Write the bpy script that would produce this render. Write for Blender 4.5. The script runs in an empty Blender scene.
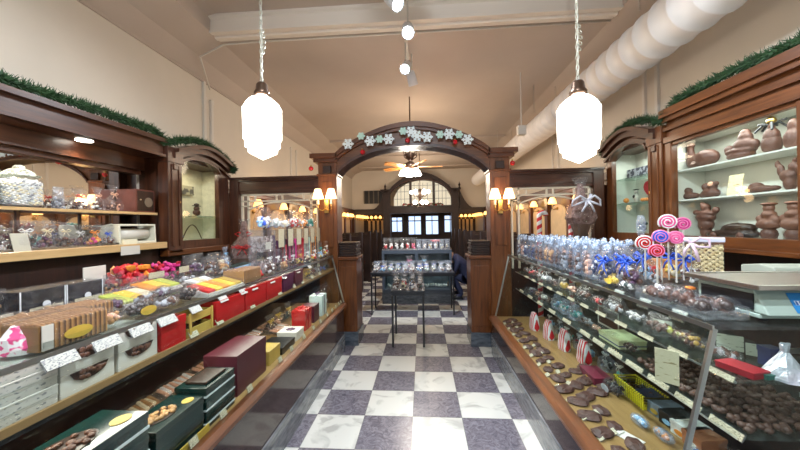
import bpy, math, random
from mathutils import Matrix, Vector
C = bpy.context.scene.collection
PI = math.pi
R = random.Random(7)
bpy.context.scene.cycles.transparent_max_bounces = 32
# ------------------------------------------------------------------ camera
H = 1.579; FPX = 316.96; YAW = .0693; ROLL = -.0168
cy, sy = math.cos(YAW), math.sin(YAW)
fwd = Vector((-sy, cy, 0)); rt = Vector((cy, sy, 0)); up = Vector((0, 0, 1))
ca = math.cos(ROLL)*rt + math.sin(ROLL)*up
cb = -math.sin(ROLL)*rt + math.cos(ROLL)*up
cam = bpy.data.objects.new('camera', bpy.data.cameras.new('camera'))
C.objects.link(cam)
cam.data.sensor_width = 36; cam.data.lens = FPX/800*36; cam.data.clip_start = .05
m = Matrix((ca, cb, -fwd)).transposed().to_4x4(); m.translation = Vector((0, 0, H))
cam.matrix_world = m
bpy.context.scene.camera = cam
def px(x, y, z):                       # point of a level surface z seen at pixel x, y
    d = fwd + ca*(x-400)/FPX - cb*(y-225)/FPX
    t = (z-H)/d.z
    return (d.x*t, d.y*t)

def atx(x, X):                        # depth at which the plane X = const is seen at column x
    return X/math.tan(math.atan((x-400)/FPX)-YAW)
def onX(x, y, X):
    d = fwd + ca*(x-400)/FPX - cb*(y-225)/FPX; t = X/d.x; return (X, d.y*t, H+d.z*t)
# ------------------------------------------------------------------ materials
MATS = {}
def mat(name, col, rough=.5, metal=0., coat=0., spec=.5, noise=0., nscale=8., bump=0., bscale=60., stretch=(1,1,1), emit=None, estr=0., col2=None):
    if name in MATS: return MATS[name]
    m = bpy.data.materials.new(name); m.use_nodes = True; MATS[name] = m
    nt = m.node_tree; b = nt.nodes['Principled BSDF']
    b.inputs['Base Color'].default_value = (*col, 1); b.inputs['Roughness'].default_value = rough
    b.inputs['Metallic'].default_value = metal; b.inputs['Coat Weight'].default_value = coat
    b.inputs['Coat Roughness'].default_value = .08
    b.inputs['Specular IOR Level'].default_value = spec
    if emit:
        b.inputs['Emission Color'].default_value = (*emit, 1); b.inputs['Emission Strength'].default_value = estr
    if noise or bump or col2:
        tc = nt.nodes.new('ShaderNodeTexCoord'); mp = nt.nodes.new('ShaderNodeMapping')
        mp.inputs['Scale'].default_value = stretch
        nt.links.new(tc.outputs['Object'], mp.inputs['Vector'])
        if noise or col2:
            n = nt.nodes.new('ShaderNodeTexNoise'); n.inputs['Scale'].default_value = nscale; n.inputs['Detail'].default_value = 5
            n.inputs['Roughness'].default_value = .6
            nt.links.new(mp.outputs[0], n.inputs['Vector'])
            r = nt.nodes.new('ShaderNodeValToRGB')
            r.color_ramp.elements[0].position = .32; r.color_ramp.elements[1].position = .68
            c2 = col2 if col2 else tuple(min(1, c*(1+noise)) for c in col)
            c1 = col if col2 else tuple(c*(1-noise) for c in col)
            r.color_ramp.elements[0].color = (*c1, 1); r.color_ramp.elements[1].color = (*c2, 1)
            nt.links.new(n.outputs['Fac'], r.inputs[0]); nt.links.new(r.outputs[0], b.inputs['Base Color'])
        if bump:
            n2 = nt.nodes.new('ShaderNodeTexNoise'); n2.inputs['Scale'].default_value = bscale; n2.inputs['Detail'].default_value = 3
            nt.links.new(mp.outputs[0], n2.inputs['Vector'])
            bp = nt.nodes.new('ShaderNodeBump'); bp.inputs['Strength'].default_value = bump; bp.inputs['Distance'].default_value = .01
            nt.links.new(n2.outputs['Fac'], bp.inputs['Height']); nt.links.new(bp.outputs[0], b.inputs['Normal'])
    return m
def glassy(name, tint=(.96,.98,.97), ior=1.45, base=0., rough=.02, body=(.9,.9,.9), bump=0., bscale=40., brough=.2, gz=.22):
    """thin clear sheet: see-through, mirror-like towards grazing; base = share of milky body"""
    if name in MATS: return MATS[name]
    m = bpy.data.materials.new(name); m.use_nodes = True; MATS[name] = m
    nt = m.node_tree; nt.nodes.clear(); N = nt.nodes.new; L = nt.links.new
    out = N('ShaderNodeOutputMaterial'); tr = N('ShaderNodeBsdfTransparent'); tr.inputs[0].default_value = (*tint, 1)
    gl = N('ShaderNodeBsdfGlossy'); gl.inputs['Roughness'].default_value = rough
    fr = N('ShaderNodeLayerWeight'); fr.inputs[0].default_value = .5
    pw = N('ShaderNodeMath'); pw.operation = 'POWER'; pw.inputs[1].default_value = 4.; L(fr.outputs['Facing'], pw.inputs[0])
    f0 = ((ior-1)/(ior+1))**2
    ma = N('ShaderNodeMath'); ma.operation = 'MULTIPLY_ADD'; ma.inputs[1].default_value = gz; ma.inputs[2].default_value = f0; L(pw.outputs[0], ma.inputs[0])
    mx = N('ShaderNodeMixShader'); L(ma.outputs[0], mx.inputs[0]); L(tr.outputs[0], mx.inputs[1]); L(gl.outputs[0], mx.inputs[2])
    last = mx
    if bump or base:
        tc = N('ShaderNodeTexCoord'); n = N('ShaderNodeTexNoise'); n.inputs['Scale'].default_value = bscale; n.inputs['Detail'].default_value = 4
        L(tc.outputs['Object'], n.inputs['Vector'])
    if bump:
        bp = N('ShaderNodeBump'); bp.inputs['Strength'].default_value = bump; bp.inputs['Distance'].default_value = .02
        L(n.outputs['Fac'], bp.inputs['Height']); L(bp.outputs[0], gl.inputs['Normal']); L(bp.outputs[0], fr.inputs['Normal'])
    if base:
        df = N('ShaderNodeBsdfPrincipled'); df.inputs['Base Color'].default_value = (*body, 1); df.inputs['Roughness'].default_value = brough
        r = N('ShaderNodeMapRange'); r.inputs[1].default_value = .42; r.inputs[2].default_value = .68
        r.inputs[3].default_value = base*.4; r.inputs[4].default_value = min(1, base*1.9)
        L(n.outputs['Fac'], r.inputs[0])
        m2 = N('ShaderNodeMixShader'); L(r.outputs[0], m2.inputs[0]); L(mx.outputs[0], m2.inputs[1]); L(df.outputs[0], m2.inputs[2])
        if bump: L(bp.outputs[0], df.inputs['Normal'])
        last = m2
    L(last.outputs[0], out.inputs[0])
    return m
def wood(name, c1, c2, axis='z', rough=.36, coat=.12):
    st = {'z': (14, 14, 1.2), 'x': (1.2, 14, 14), 'y': (14, 1.2, 14)}[axis]
    return mat(name, c1, rough, coat=coat, col2=c2, nscale=2.2, stretch=st)
W1, W2 = (.032, .0088, .004), (.090, .028, .0105)
WDZ = wood('mahogany_upright', W1, W2, 'z'); WDX = wood('mahogany_across', W1, W2, 'x'); WDY = wood('mahogany_along', W1, W2, 'y')
G1, G2 = (.062, .017, .0035), (.155, .047, .0095)  # lighter, more golden copy of the dark wood tones
WGZ = wood('golden_wood_upright', G1, G2, 'z'); WGX = wood('golden_wood_across', G1, G2, 'x'); WGY = wood('golden_wood_along', G1, G2, 'y')
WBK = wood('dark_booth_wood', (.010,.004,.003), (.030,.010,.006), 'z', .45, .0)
SHELF = wood('light_shelf_wood', (.50,.31,.13), (.62,.42,.20), 'y')
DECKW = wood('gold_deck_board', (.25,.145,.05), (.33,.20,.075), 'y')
CREAM = mat('cream_paint', (.72,.64,.52), .45)
WALL = mat('warm_white_plaster', (.68,.615,.525), .8, noise=.03, nscale=1.5)
AOZ = wood('front_lit_wood_upright', (.075,.023,.006), (.19,.066,.018), 'z'); AOX = wood('front_lit_wood_across', (.075,.023,.006), (.19,.066,.018), 'x')  # archway copy of the wood, lightened to paint in the front light
CEIL = mat('tan_plaster', (.52,.435,.37), .85, noise=.04, nscale=1.2)
TRIMW = mat('off_white_paint', (.70,.66,.60), .5)
GLASS = glassy('clear_glass', (.94,.97,.96), ior=1.3, gz=.18); GLASSG = glassy('greenish_glass_edge', (.82,.90,.86), base=.22, body=(.45,.52,.46))
ACRY = glassy('clear_acrylic', (.94,.95,.96), base=.05, body=(.85,.88,.9))
CELLO = glassy('cellophane', (.96,.96,.97), ior=1.5, base=.03, body=(.85,.86,.9), bump=.9, bscale=32, rough=.14, gz=.35)
CELLOW = glassy('frosted_cellophane', (.88,.9,.93), ior=1.4, base=.16, body=(.70,.78,.92), bump=.8, bscale=45, rough=.12)
MIRROR = mat('mirror_glass', (.80,.80,.78), .02, metal=1.)
STEEL = mat('brushed_steel', (.62,.60,.56), .28, metal=1., noise=.1, stretch=(1,20,20))
ALU = mat('aluminium_edge', (.55,.60,.60), .3, metal=1.)
BRASS = mat('aged_brass', (.55,.36,.12), .3, metal=1.)
BRONZE = mat('dark_bronze', (.10,.06,.04), .35, metal=.8)
BLACK = mat('black_paint', (.012,.013,.016), .35)
WHITE = mat('white_card', (.60,.565,.50), .55)
CARDC = mat('cream_card', (.76,.70,.50), .6)
PANEL = mat('polished_brown_granite', (.045,.026,.022), .09, spec=.6, noise=.3, nscale=200)
CHOC = mat('milk_chocolate', (.105,.040,.022), .38, noise=.25, nscale=30)
CHOCM = mat('pale_chocolate', (.105,.043,.028), .5, noise=.12, nscale=14)
DARKC = mat('dark_chocolate', (.030,.015,.010), .3, noise=.3, nscale=40)
NUT = mat('caramel_nuts', (.42,.22,.08), .5, noise=.4, nscale=60)
def plain(name, c, rough=.4, **k): return mat(name, c, rough, **k)
COL = {
 'red': (.55,.02,.02), 'crimson': (.42,.012,.03), 'maroon': (.085,.012,.028), 'purple': (.08,.02,.07), 'green': (.008,.035,.028), 'teal': (.02,.35,.30),
 'blue': (.02,.10,.62), 'navy': (.015,.025,.09), 'sky': (.30,.55,.80), 'pink': (.80,.22,.42), 'magenta': (.55,.03,.20), 'yellow': (.80,.55,.06),
 'orange': (.80,.28,.04), 'gold': (.50,.33,.05), 'silver': (.70,.72,.74), 'white': (.80,.80,.78), 'black': (.012,.012,.014), 'cream': (.75,.66,.45),
 'grey': (.35,.36,.38), 'popcorn': (.78,.60,.26), 'mint': (.45,.60,.52), 'lime': (.45,.50,.08), 'peach': (.75,.42,.28)}
def cm(k):
    if k == 'choc': return CHOC
    if k == 'dark': return DARKC
    if k == 'nut': return NUT
    return mat('glossy_'+k, COL[k], .42, noise=.12, nscale=25)
def printed(name, ground, ink, scale=70., thresh=.52, stretch=(1,1,3)):
    """a printed card or pattern: noise blotches of ink in rows on a ground colour"""
    if name in MATS: return MATS[name]
    m = mat(name, ground, .5); nt = m.node_tree; b = nt.nodes['Principled BSDF']; N = nt.nodes.new; L = nt.links.new
    tc = N('ShaderNodeTexCoord'); mp = N('ShaderNodeMapping'); mp.inputs['Scale'].default_value = stretch
    n = N('ShaderNodeTexNoise'); n.inputs['Scale'].default_value = scale; n.inputs['Detail'].default_value = 1
    r = N('ShaderNodeValToRGB'); r.color_ramp.interpolation = 'LINEAR'
    r.color_ramp.elements[0].position = thresh; r.color_ramp.elements[1].position = thresh+.06
    r.color_ramp.elements[0].color = (*ground, 1); r.color_ramp.elements[1].color = (*ink, 1)
    L(tc.outputs['Object'], mp.inputs[0]); L(mp.outputs[0], n.inputs['Vector']); L(n.outputs['Fac'], r.inputs[0]); L(r.outputs[0], b.inputs['Base Color'])
    return m
TAGM = printed('price_card', (.52,.47,.33), (.18,.16,.12), 190, .545, (.8,1,1.6))
TAGW = printed('white_price_card', (.46,.46,.41), (.16,.16,.18), 190, .545, (.8,1,1.6))
SCRIPT = printed('white_box_with_grey_script', (.50,.47,.42), (.2,.2,.2), 55, .585, (1,1,1.6))
PINKS = printed('white_paper_with_pink_script', (.85,.80,.80), (.75,.08,.25), 45, .54, (1,1,1))
def striped(name, c1, c2, freq, axis, rough=.4, soft=.1, tilt=0.):
    if name in MATS: return MATS[name]
    m = mat(name, c1, rough); nt = m.node_tree; b = nt.nodes['Principled BSDF']; N = nt.nodes.new; L = nt.links.new
    tc = N('ShaderNodeTexCoord'); sp = N('ShaderNodeSeparateXYZ'); L(tc.outputs['Object'], sp.inputs[0])
    a = N('ShaderNodeMath'); a.operation = 'MULTIPLY'; a.inputs[1].default_value = freq; L(sp.outputs['XYZ'.index(axis.upper())], a.inputs[0])
    if tilt:
        an = N('ShaderNodeMath'); an.operation = 'ARCTAN2'; L(sp.outputs[0], an.inputs[0]); L(sp.outputs[1], an.inputs[1])
        t = N('ShaderNodeMath'); t.operation = 'MULTIPLY_ADD'; t.inputs[1].default_value = tilt; L(an.outputs[0], t.inputs[0]); L(a.outputs[0], t.inputs[2]); a = t
    s = N('ShaderNodeMath'); s.operation = 'FRACT'; L(a.outputs[0], s.inputs[0])
    r = N('ShaderNodeValToRGB'); e = r.color_ramp.elements
    e[0].position = .5-soft/2; e[1].position = .5+soft/2; e[0].color = (*c1, 1); e[1].color = (*c2, 1)
    L(s.outputs[0], r.inputs[0]); L(r.outputs[0], b.inputs['Base Color'])
    return m

# ------------------------------------------------------------------ mesh builder
ICO = None
def ico():
    global ICO
    if ICO is None:
        import bmesh
        bm = bmesh.new(); bmesh.ops.create_icosphere(bm, subdivisions=2, radius=1)
        a = ([tuple(v.co) for v in bm.verts], [tuple(v.index for v in f.verts) for f in bm.faces]); bm.free()
        bm = bmesh.new(); bmesh.ops.create_icosphere(bm, subdivisions=1, radius=1)
        b = ([tuple(v.co) for v in bm.verts], [tuple(v.index for v in f.verts) for f in bm.faces]); bm.free()
        ICO = (b, a)
    return ICO
class MB:
    def __init__(s): s.v = []; s.f = []; s.m = []; s.cur = 0
    def add(s, vs, fs):
        o = len(s.v); s.v += [tuple(v) for v in vs]; s.f += [tuple(i+o for i in f) for f in fs]; s.m += [s.cur]*len(fs); return s
    def box(s, x0, x1, y0, y1, z0, z1):
        x0, x1 = min(x0,x1), max(x0,x1); y0, y1 = min(y0,y1), max(y0,y1); z0, z1 = min(z0,z1), max(z0,z1)
        return s.add([(x0,y0,z0),(x1,y0,z0),(x1,y1,z0),(x0,y1,z0),(x0,y0,z1),(x1,y0,z1),(x1,y1,z1),(x0,y1,z1)],
                     [(0,3,2,1),(4,5,6,7),(0,1,5,4),(1,2,6,5),(2,3,7,6),(3,0,4,7)])
    def prism(s, poly, ax, a0, a1):    # poly of (u,v) in the other two axes, pushed along ax
        f = {'X': lambda u,v,a: (a,u,v), 'Y': lambda u,v,a: (u,a,v), 'Z': lambda u,v,a: (u,v,a)}[ax]
        n = len(poly)
        return s.add([f(u,v,a0) for u,v in poly]+[f(u,v,a1) for u,v in poly],
                     [tuple(range(n))[::-1], tuple(range(n,2*n))]+[(i,(i+1)%n,(i+1)%n+n,i+n) for i in range(n)])
    def strip(s, A, B, ax, a0, a1):    # band between two outlines A and B of (u,v), with depth
        f = {'X': lambda u,v,a: (a,u,v), 'Y': lambda u,v,a: (u,a,v), 'Z': lambda u,v,a: (u,v,a)}[ax]
        n = len(A); vs = []
        for a in (a0, a1): vs += [f(u,v,a) for u,v in A]+[f(u,v,a) for u,v in B]
        fs = []
        for i in range(n-1):
            fs += [(i,i+1,n+i+1,n+i), (2*n+i,3*n+i,3*n+i+1,2*n+i+1), (i,2*n+i,2*n+i+1,i+1), (n+i,n+i+1,3*n+i+1,3*n+i)]
        fs += [(0,n,3*n,2*n), (n-1,3*n-1,4*n-1,2*n-1)]
        return s.add(vs, fs)
    def tube(s, pts, r, n=6, closed=False, caps=True):
        pts = [Vector(p) for p in pts]; k = len(pts); rs = r if isinstance(r, (list,tuple)) else [r]*k
        vs = []; ref = None
        for i, p in enumerate(pts):
            if closed: t = pts[(i+1)%k]-pts[i-1]
            else: t = pts[min(i+1,k-1)]-pts[max(i-1,0)]
            t = t.normalized() if t.length > 1e-9 else Vector((0,0,1))
            if ref is None: ref = t.orthogonal().normalized()
            ref = ref - t*ref.dot(t); ref = ref.normalized() if ref.length > 1e-6 else t.orthogonal().normalized()
            b = t.cross(ref)
            for j in range(n):
                a = 2*PI*j/n; vs.append(p+(ref*math.cos(a)+b*math.sin(a))*rs[i])
        fs = []
        for i in range(k if closed else k-1):
            i2 = (i+1)%k
            for j in range(n): fs.append((i*n+j, i*n+(j+1)%n, i2*n+(j+1)%n, i2*n+j))
        if not closed and caps: fs += [tuple(range(n))[::-1], tuple(range((k-1)*n, k*n))]
        return s.add(vs, fs)
    def lathe(s, prof, c=(0,0,0), n=16, sq=None, ax='Z', rot=0.):
        vs = []; fs = []
        for r, z in prof:
            for j in range(n):
                a = 2*PI*j/n+rot; x, y = r*math.cos(a), r*math.sin(a)
                if sq: y *= sq
                vs.append((c[0]+x, c[1]+y, c[2]+z) if ax == 'Z' else ((c[0]+x, c[1]+z, c[2]+y) if ax == 'Y' else (c[0]+z, c[1]+x, c[2]+y)))
        k = len(prof)
        for i in range(k-1):
            for j in range(n): fs.append((i*n+j, i*n+(j+1)%n, (i+1)*n+(j+1)%n, (i+1)*n+j))
        fs += [tuple(range(n))[::-1], tuple(range((k-1)*n, k*n))]
        return s.add(vs, fs)
    def blob(s, c, r, jit=.12, rnd=R, lvl=0, rot=None):
        V, F = ico()[lvl]; r = r if isinstance(r, (tuple,list)) else (r,r,r)
        M = Matrix.Rotation(rot if rot is not None else 0, 3, 'Z')
        vs = []
        for v in V:
            k = 1+rnd.uniform(-jit, jit)
            q = M @ Vector((v[0]*r[0]*k, v[1]*r[1]*k, v[2]*r[2]*k)); vs.append((c[0]+q.x, c[1]+q.y, c[2]+q.z))
        return s.add(vs, F)
    def loft(s, levels, n=14, jit=0., rnd=R, power=.5, c=(0,0)):   # levels (z, half x, half y): rounded rectangle sections
        vs = []; fs = []
        for z, hx, hy in levels:
            for j in range(n):
                a = 2*PI*j/n; ca_, sa_ = math.cos(a), math.sin(a)
                x = math.copysign(abs(ca_)**power, ca_)*hx; y = math.copysign(abs(sa_)**power, sa_)*hy
                k = 1+rnd.uniform(-jit, jit); vs.append((c[0]+x*k, c[1]+y*k, z+rnd.uniform(-jit,jit)*.03*(z > levels[0][0])))
        k = len(levels)
        for i in range(k-1):
            for j in range(n): fs.append((i*n+j, i*n+(j+1)%n, (i+1)*n+(j+1)%n, (i+1)*n+j))
        fs += [tuple(range(n))[::-1], tuple(range((k-1)*n, k*n))]
        return s.add(vs, fs)
    def build(s, name, mats, parent=None, smooth=False, bevel=0., label=None, loc=None, rz=0., kind=None, rot=None):
        me = bpy.data.meshes.new(name); me.from_pydata(s.v, [], s.f)
        mats = mats if isinstance(mats, (list,tuple)) else [mats]
        for m_ in mats: me.materials.append(m_)
        if len(mats) > 1: me.polygons.foreach_set('material_index', s.m)
        if smooth: me.polygons.foreach_set('use_smooth', [True]*len(s.f))
        me.update()
        o = bpy.data.objects.new(name, me); C.objects.link(o)
        if parent: o.parent = parent
        if loc: o.location = loc
        if rz: o.rotation_euler.z = rz
        if rot: o.rotation_euler = rot
        if bevel:
            b = o.modifiers.new('bevel', 'BEVEL'); b.width = bevel; b.segments = 2; b.limit_method = 'ANGLE'
        if label: o['label'] = label
        if kind: o['kind'] = kind
        return o
def thing(name, label, cat, loc=(0,0,0), rz=0., group=None):
    o = bpy.data.objects.new(name, None); C.objects.link(o); o.empty_display_size = .05
    o.location = loc; o.rotation_euler.z = rz; o['label'] = label; o['category'] = cat
    if group: o['group'] = group
    return o
def tag(o, label, cat, group=None, kind=None):
    o['label'] = label; o['category'] = cat
    if group: o['group'] = group
    if kind: o['kind'] = kind
    return o
def struct(o): o['kind'] = 'structure'; return o
def dup(root, loc, rz=0., label=None, group=None, scale=None):
    r = root.copy(); C.objects.link(r); r.location = loc; r.rotation_euler = (root.rotation_euler.x, root.rotation_euler.y, rz)
    if scale: r.scale = (scale,)*3
    if label: r['label'] = label
    if group: r['group'] = group
    for ch in list(root.children):
        c = ch.copy(); C.objects.link(c); c.parent = r
        for g in ch.children:
            d = g.copy(); C.objects.link(d); d.parent = c
    return r
ORD = 'first second third fourth fifth sixth seventh eighth ninth tenth eleventh twelfth thirteenth fourteenth fifteenth sixteenth seventeenth eighteenth nineteenth twentieth twenty-first twenty-second twenty-third twenty-fourth twenty-fifth twenty-sixth twenty-seventh twenty-eighth twenty-ninth thirtieth'.split()
class Placer:            # first use moves the prototype, later uses copy it
    def __init__(s, proto): s.p = proto; s.used = False
    def put(s, loc, rz, label, group=None, scale=None):
        if not s.used:
            s.used = True; o = s.p; o.location = loc; o.rotation_euler.z = rz
            if scale: o.scale = (scale,)*3
            o['label'] = label
            if group: o['group'] = group
            return o
        return dup(s.p, loc, rz, label, group, scale if scale else (1. if s.p.scale[0] != 1 else None))
def light(name, kind, loc, power, col=(1,1,1), size=.1, rot=None, spot=None, blend=.5):
    d = bpy.data.lights.new(name, kind); d.energy = power; d.color = col
    if kind == 'AREA': d.size = size if not isinstance(size, tuple) else size[0]
    if kind == 'AREA' and isinstance(size, tuple): d.shape = 'RECTANGLE'; d.size_y = size[1]
    if kind in ('POINT', 'SPOT'): d.shadow_soft_size = size
    if kind == 'SPOT': d.spot_size = spot or 1.2; d.spot_blend = blend
    o = bpy.data.objects.new(name, d); C.objects.link(o); o.location = loc
    if rot: o.rotation_euler = rot
    return o
def aim(o, target):
    o.rotation_euler = (Vector(target)-o.location).to_track_quat('-Z', 'Y').to_euler()
# ------------------------------------------------------------------ the room
XL, XR, YB, YF = -2.95, 2.65, -1.6, 16.0
ZC, ZW, ZN = 3.90, 3.6, 4.08
def floor_mat():
    m = mat('checkerboard_marble_tile', (.5,.5,.5), .27); nt = m.node_tree; b = nt.nodes['Principled BSDF']; N = nt.nodes.new; L = nt.links.new
    tc = N('ShaderNodeTexCoord'); sp = N('ShaderNodeSeparateXYZ'); L(tc.outputs['Object'], sp.inputs[0])
    def M(op, a, bb=None):
        n = N('ShaderNodeMath'); n.operation = op
        for i, v in enumerate((a, bb)):
            if v is None: continue
            if isinstance(v, (int,float)): n.inputs[i].default_value = v
            else: L(v, n.inputs[i])
        return n.outputs[0]
    u = M('DIVIDE', M('ADD', sp.outputs[0], .1014+40*.4), .4); v = M('DIVIDE', M('SUBTRACT', sp.outputs[1], 2.2088-40*.4), .4)
    par = M('MODULO', M('ADD', M('FLOOR', u), M('FLOOR', v)), 2.)
    fu, fv = M('FRACT', u), M('FRACT', v)
    e = M('MINIMUM', M('MINIMUM', fu, M('SUBTRACT', 1., fu)), M('MINIMUM', fv, M('SUBTRACT', 1., fv)))
    gr = M('LESS_THAN', e, .006)
    n1 = N('ShaderNodeTexNoise'); n1.inputs['Scale'].default_value = 3.5; n1.inputs['Detail'].default_value = 8; n1.inputs['Distortion'].default_value = 1.6
    L(tc.outputs['Object'], n1.inputs['Vector'])
    r1 = N('ShaderNodeValToRGB'); r1.color_ramp.elements[0].color = (.36,.36,.335,1); r1.color_ramp.elements[1].color = (.54,.54,.50,1)
    r1.color_ramp.elements[0].position = .36; r1.color_ramp.elements[1].position = .48
    L(n1.outputs['Fac'], r1.inputs[0])
    n2 = N('ShaderNodeTexNoise'); n2.inputs['Scale'].default_value = 14; n2.inputs['Detail'].default_value = 9; n2.inputs['Distortion'].default_value = 2.2
    n2.inputs['Roughness'].default_value = .7
    L(tc.outputs['Object'], n2.inputs['Vector'])
    r2 = N('ShaderNodeValToRGB'); r2.color_ramp.elements[0].color = (.075,.068,.088,1); r2.color_ramp.elements[1].color = (.20,.19,.225,1)
    r2.color_ramp.elements[0].position = .38; r2.color_ramp.elements[1].position = .66
    L(n2.outputs['Fac'], r2.inputs[0])
    mx = N('ShaderNodeMix'); mx.data_type = 'RGBA'; L(par, mx.inputs[0]); L(r1.outputs[0], mx.inputs[6]); L(r2.outputs[0], mx.inputs[7])
    m3 = N('ShaderNodeMix'); m3.data_type = 'RGBA'; L(gr, m3.inputs[0]); L(mx.outputs[2], m3.inputs[6]); m3.inputs[7].default_value = (.16,.16,.16,1)
    L(m3.outputs[2], b.inputs['Base Color'])
    return m
struct(MB().box(XL-.15, XR+.15, YB, YF+.2, -.1, 0).build('floor', floor_mat()))
struct(MB().box(XL-.15, XL, YB, YF, 0, ZW).build('wall_left', WALL))
struct(MB().box(XR, XR+.15, YB, YF, 0, ZW).build('wall_right', WALL))
c = MB(); n = 6
CL, CR = -2.46, 2.2
def cove(x0, x1):
    pts = []
    for i in range(n+1):
        a = i/n*PI/2; pts.append((x0+(x1-x0)*(1-math.cos(a)), ZW+(ZC-ZW)*math.sin(a)))
    return pts
A = [(XL, ZW), (XL+.16, ZW+.17), (CL, ZC), (CR, ZC), (XR-.15, ZW+.17), (XR, ZW)]
B = [(XL-.15, ZW), (XL-.15, ZW+.4), (CL, ZC+.35), (CR, ZC+.35), (XR+.15, ZW+.4), (XR+.15, ZW)]
c.strip(A, B, 'Y', 3.75, YF)
A = [(XL, ZW), (XL+.16, ZW+.17), (CL, ZC), (CL+.01, ZN-.02), (CL+.10, ZN), (CR-.10, ZN), (CR-.01, ZN-.02), (CR, ZC), (XR-.15, ZW+.17), (XR, ZW)]
B = [(XL-.15, ZW), (XL-.15, ZW+.2), (CL-.1, ZC+.35), (CL, ZC+.35), (CL+.1, ZC+.35), (CR-.1, ZC+.35), (CR, ZC+.35), (CR+.1, ZC+.35), (XR+.15, ZW+.4), (XR+.15, ZW)]
c.strip(A, B, 'Y', YB, 3.75)
struct(c.build('ceiling', CEIL))
struct(MB().box(XL-.15, XR+.15, YF, YF+.15, 0, ZC+.1).build('wall_back', WALL))
# picture-rail creases along both walls
for k, (x0, x1) in enumerate(((XL, XL+.02), (XR-.02, XR))):
    struct(MB().box(x0, x1, YB, YF-.01, ZW-.03, ZW).build('trim_%d' % (k+1), CEIL))
# beam across the ceiling, stepped mouldings
b = MB(); b.prism([(3.540, ZN+.02), (3.540, ZN-.03), (3.580, ZN-.04), (3.580, ZC+.01), (3.565, ZC), (3.565, ZC-.02), (3.620, ZC-.02), (3.630, ZC-.005), (3.660, ZC-.005), (3.670, ZC-.03), (3.720, ZC-.03), (3.730, ZC-.012), (3.770, ZC-.012), (3.770, ZC+.1), (3.740, ZN+.02)], 'X', CL, CR)
struct(b.build('trim_3', mat('beam_paint', (.80,.72,.63), .6)))
# conduits / pilaster strips on the side walls
k = 4
for X, s, Y in ((XL, 1, 4.13), (XL, 1, 4.28), (XL, 1, 7.0), (XL, 1, 7.3), (XR, -1, 3.72), (XR, -1, 3.92), (XR, -1, 6.3), (XR, -1, 6.55)):
    t = MB().box(X, X+s*.03, Y-.02, Y+.02, 2.3, ZW-.25 if Y > 4.2 else ZW-.02).box(X, X+s*.035, Y-.03, Y+.03, ZW-.28, ZW-.22)
    struct(t.build('trim_%d' % k, TRIMW)); k += 1
cd = MB().tube([(XL+.05, 4.2, ZW-.1), (XL+.2, 3.81, 3.74), (CL+.02, 3.81, 3.875), (-2.0, 3.81, 3.885), (2.2, 3.81, 3.885)], .012, 6)
tag(cd.build('electrical_conduit', TRIMW, smooth=True), 'thin painted conduit running under the far edge of the ceiling beam', 'conduit')
# ribs of the far ceiling and far wall
for y in (8.5, 10.5, 12.5, 14.5):
    struct(MB().box(CL, CR, y-.05, y+.05, ZC-.05, ZC).build('trim_%d' % k, CEIL)); k += 1
for z in (3.3, 3.55, 3.78):
    struct(MB().box(XL, XR, YF-.03, YF, z-.02, z+.02).build('trim_%d' % k, CEIL)); k += 1

# ---- spiral duct
def duct():
    t = thing('spiral_duct', 'white spiral ventilation duct running along the right side of the ceiling', 'duct', (2.12, 0, 3.24))
    prof = []; y = YB
    while y < 12.0:
        prof += [(.206, y), (.206, y+.165), (.218, y+.175), (.218, y+.19)]; y += .20
    MB().lathe(prof, (0,0,0), 28, ax='Y').build('duct_shell', mat('white_duct', (.84,.80,.77), .4), t, smooth=True)
    for y in (.3, 2.9, 5.5, 8.1):
        MB().tube([(-.2, y, .17), (-.2, y, .82)], .006, 4).tube([(.15, y, .19), (.15, y, .80)], .006, 4).build('hanger_rod', STEEL, t)
    return t
duct()
# register on the duct's underside and wall box
o = MB().box(-.06, .06, -.05, .05, -.07, .07).build('speaker_box', TRIMW, loc=(1.55, 5.0, 3.0)); 
tag(o, 'small white box speaker hanging beyond the right lantern', 'speaker')
w = MB().tube([(1.55, 5.0, 3.07), (1.55, 5.0, ZC)], .008, 5).build('mounting_rod', TRIMW); w.parent = o; w.matrix_parent_inverse = Matrix.Translation((-1.55, -5.0, -3.0))

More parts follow.
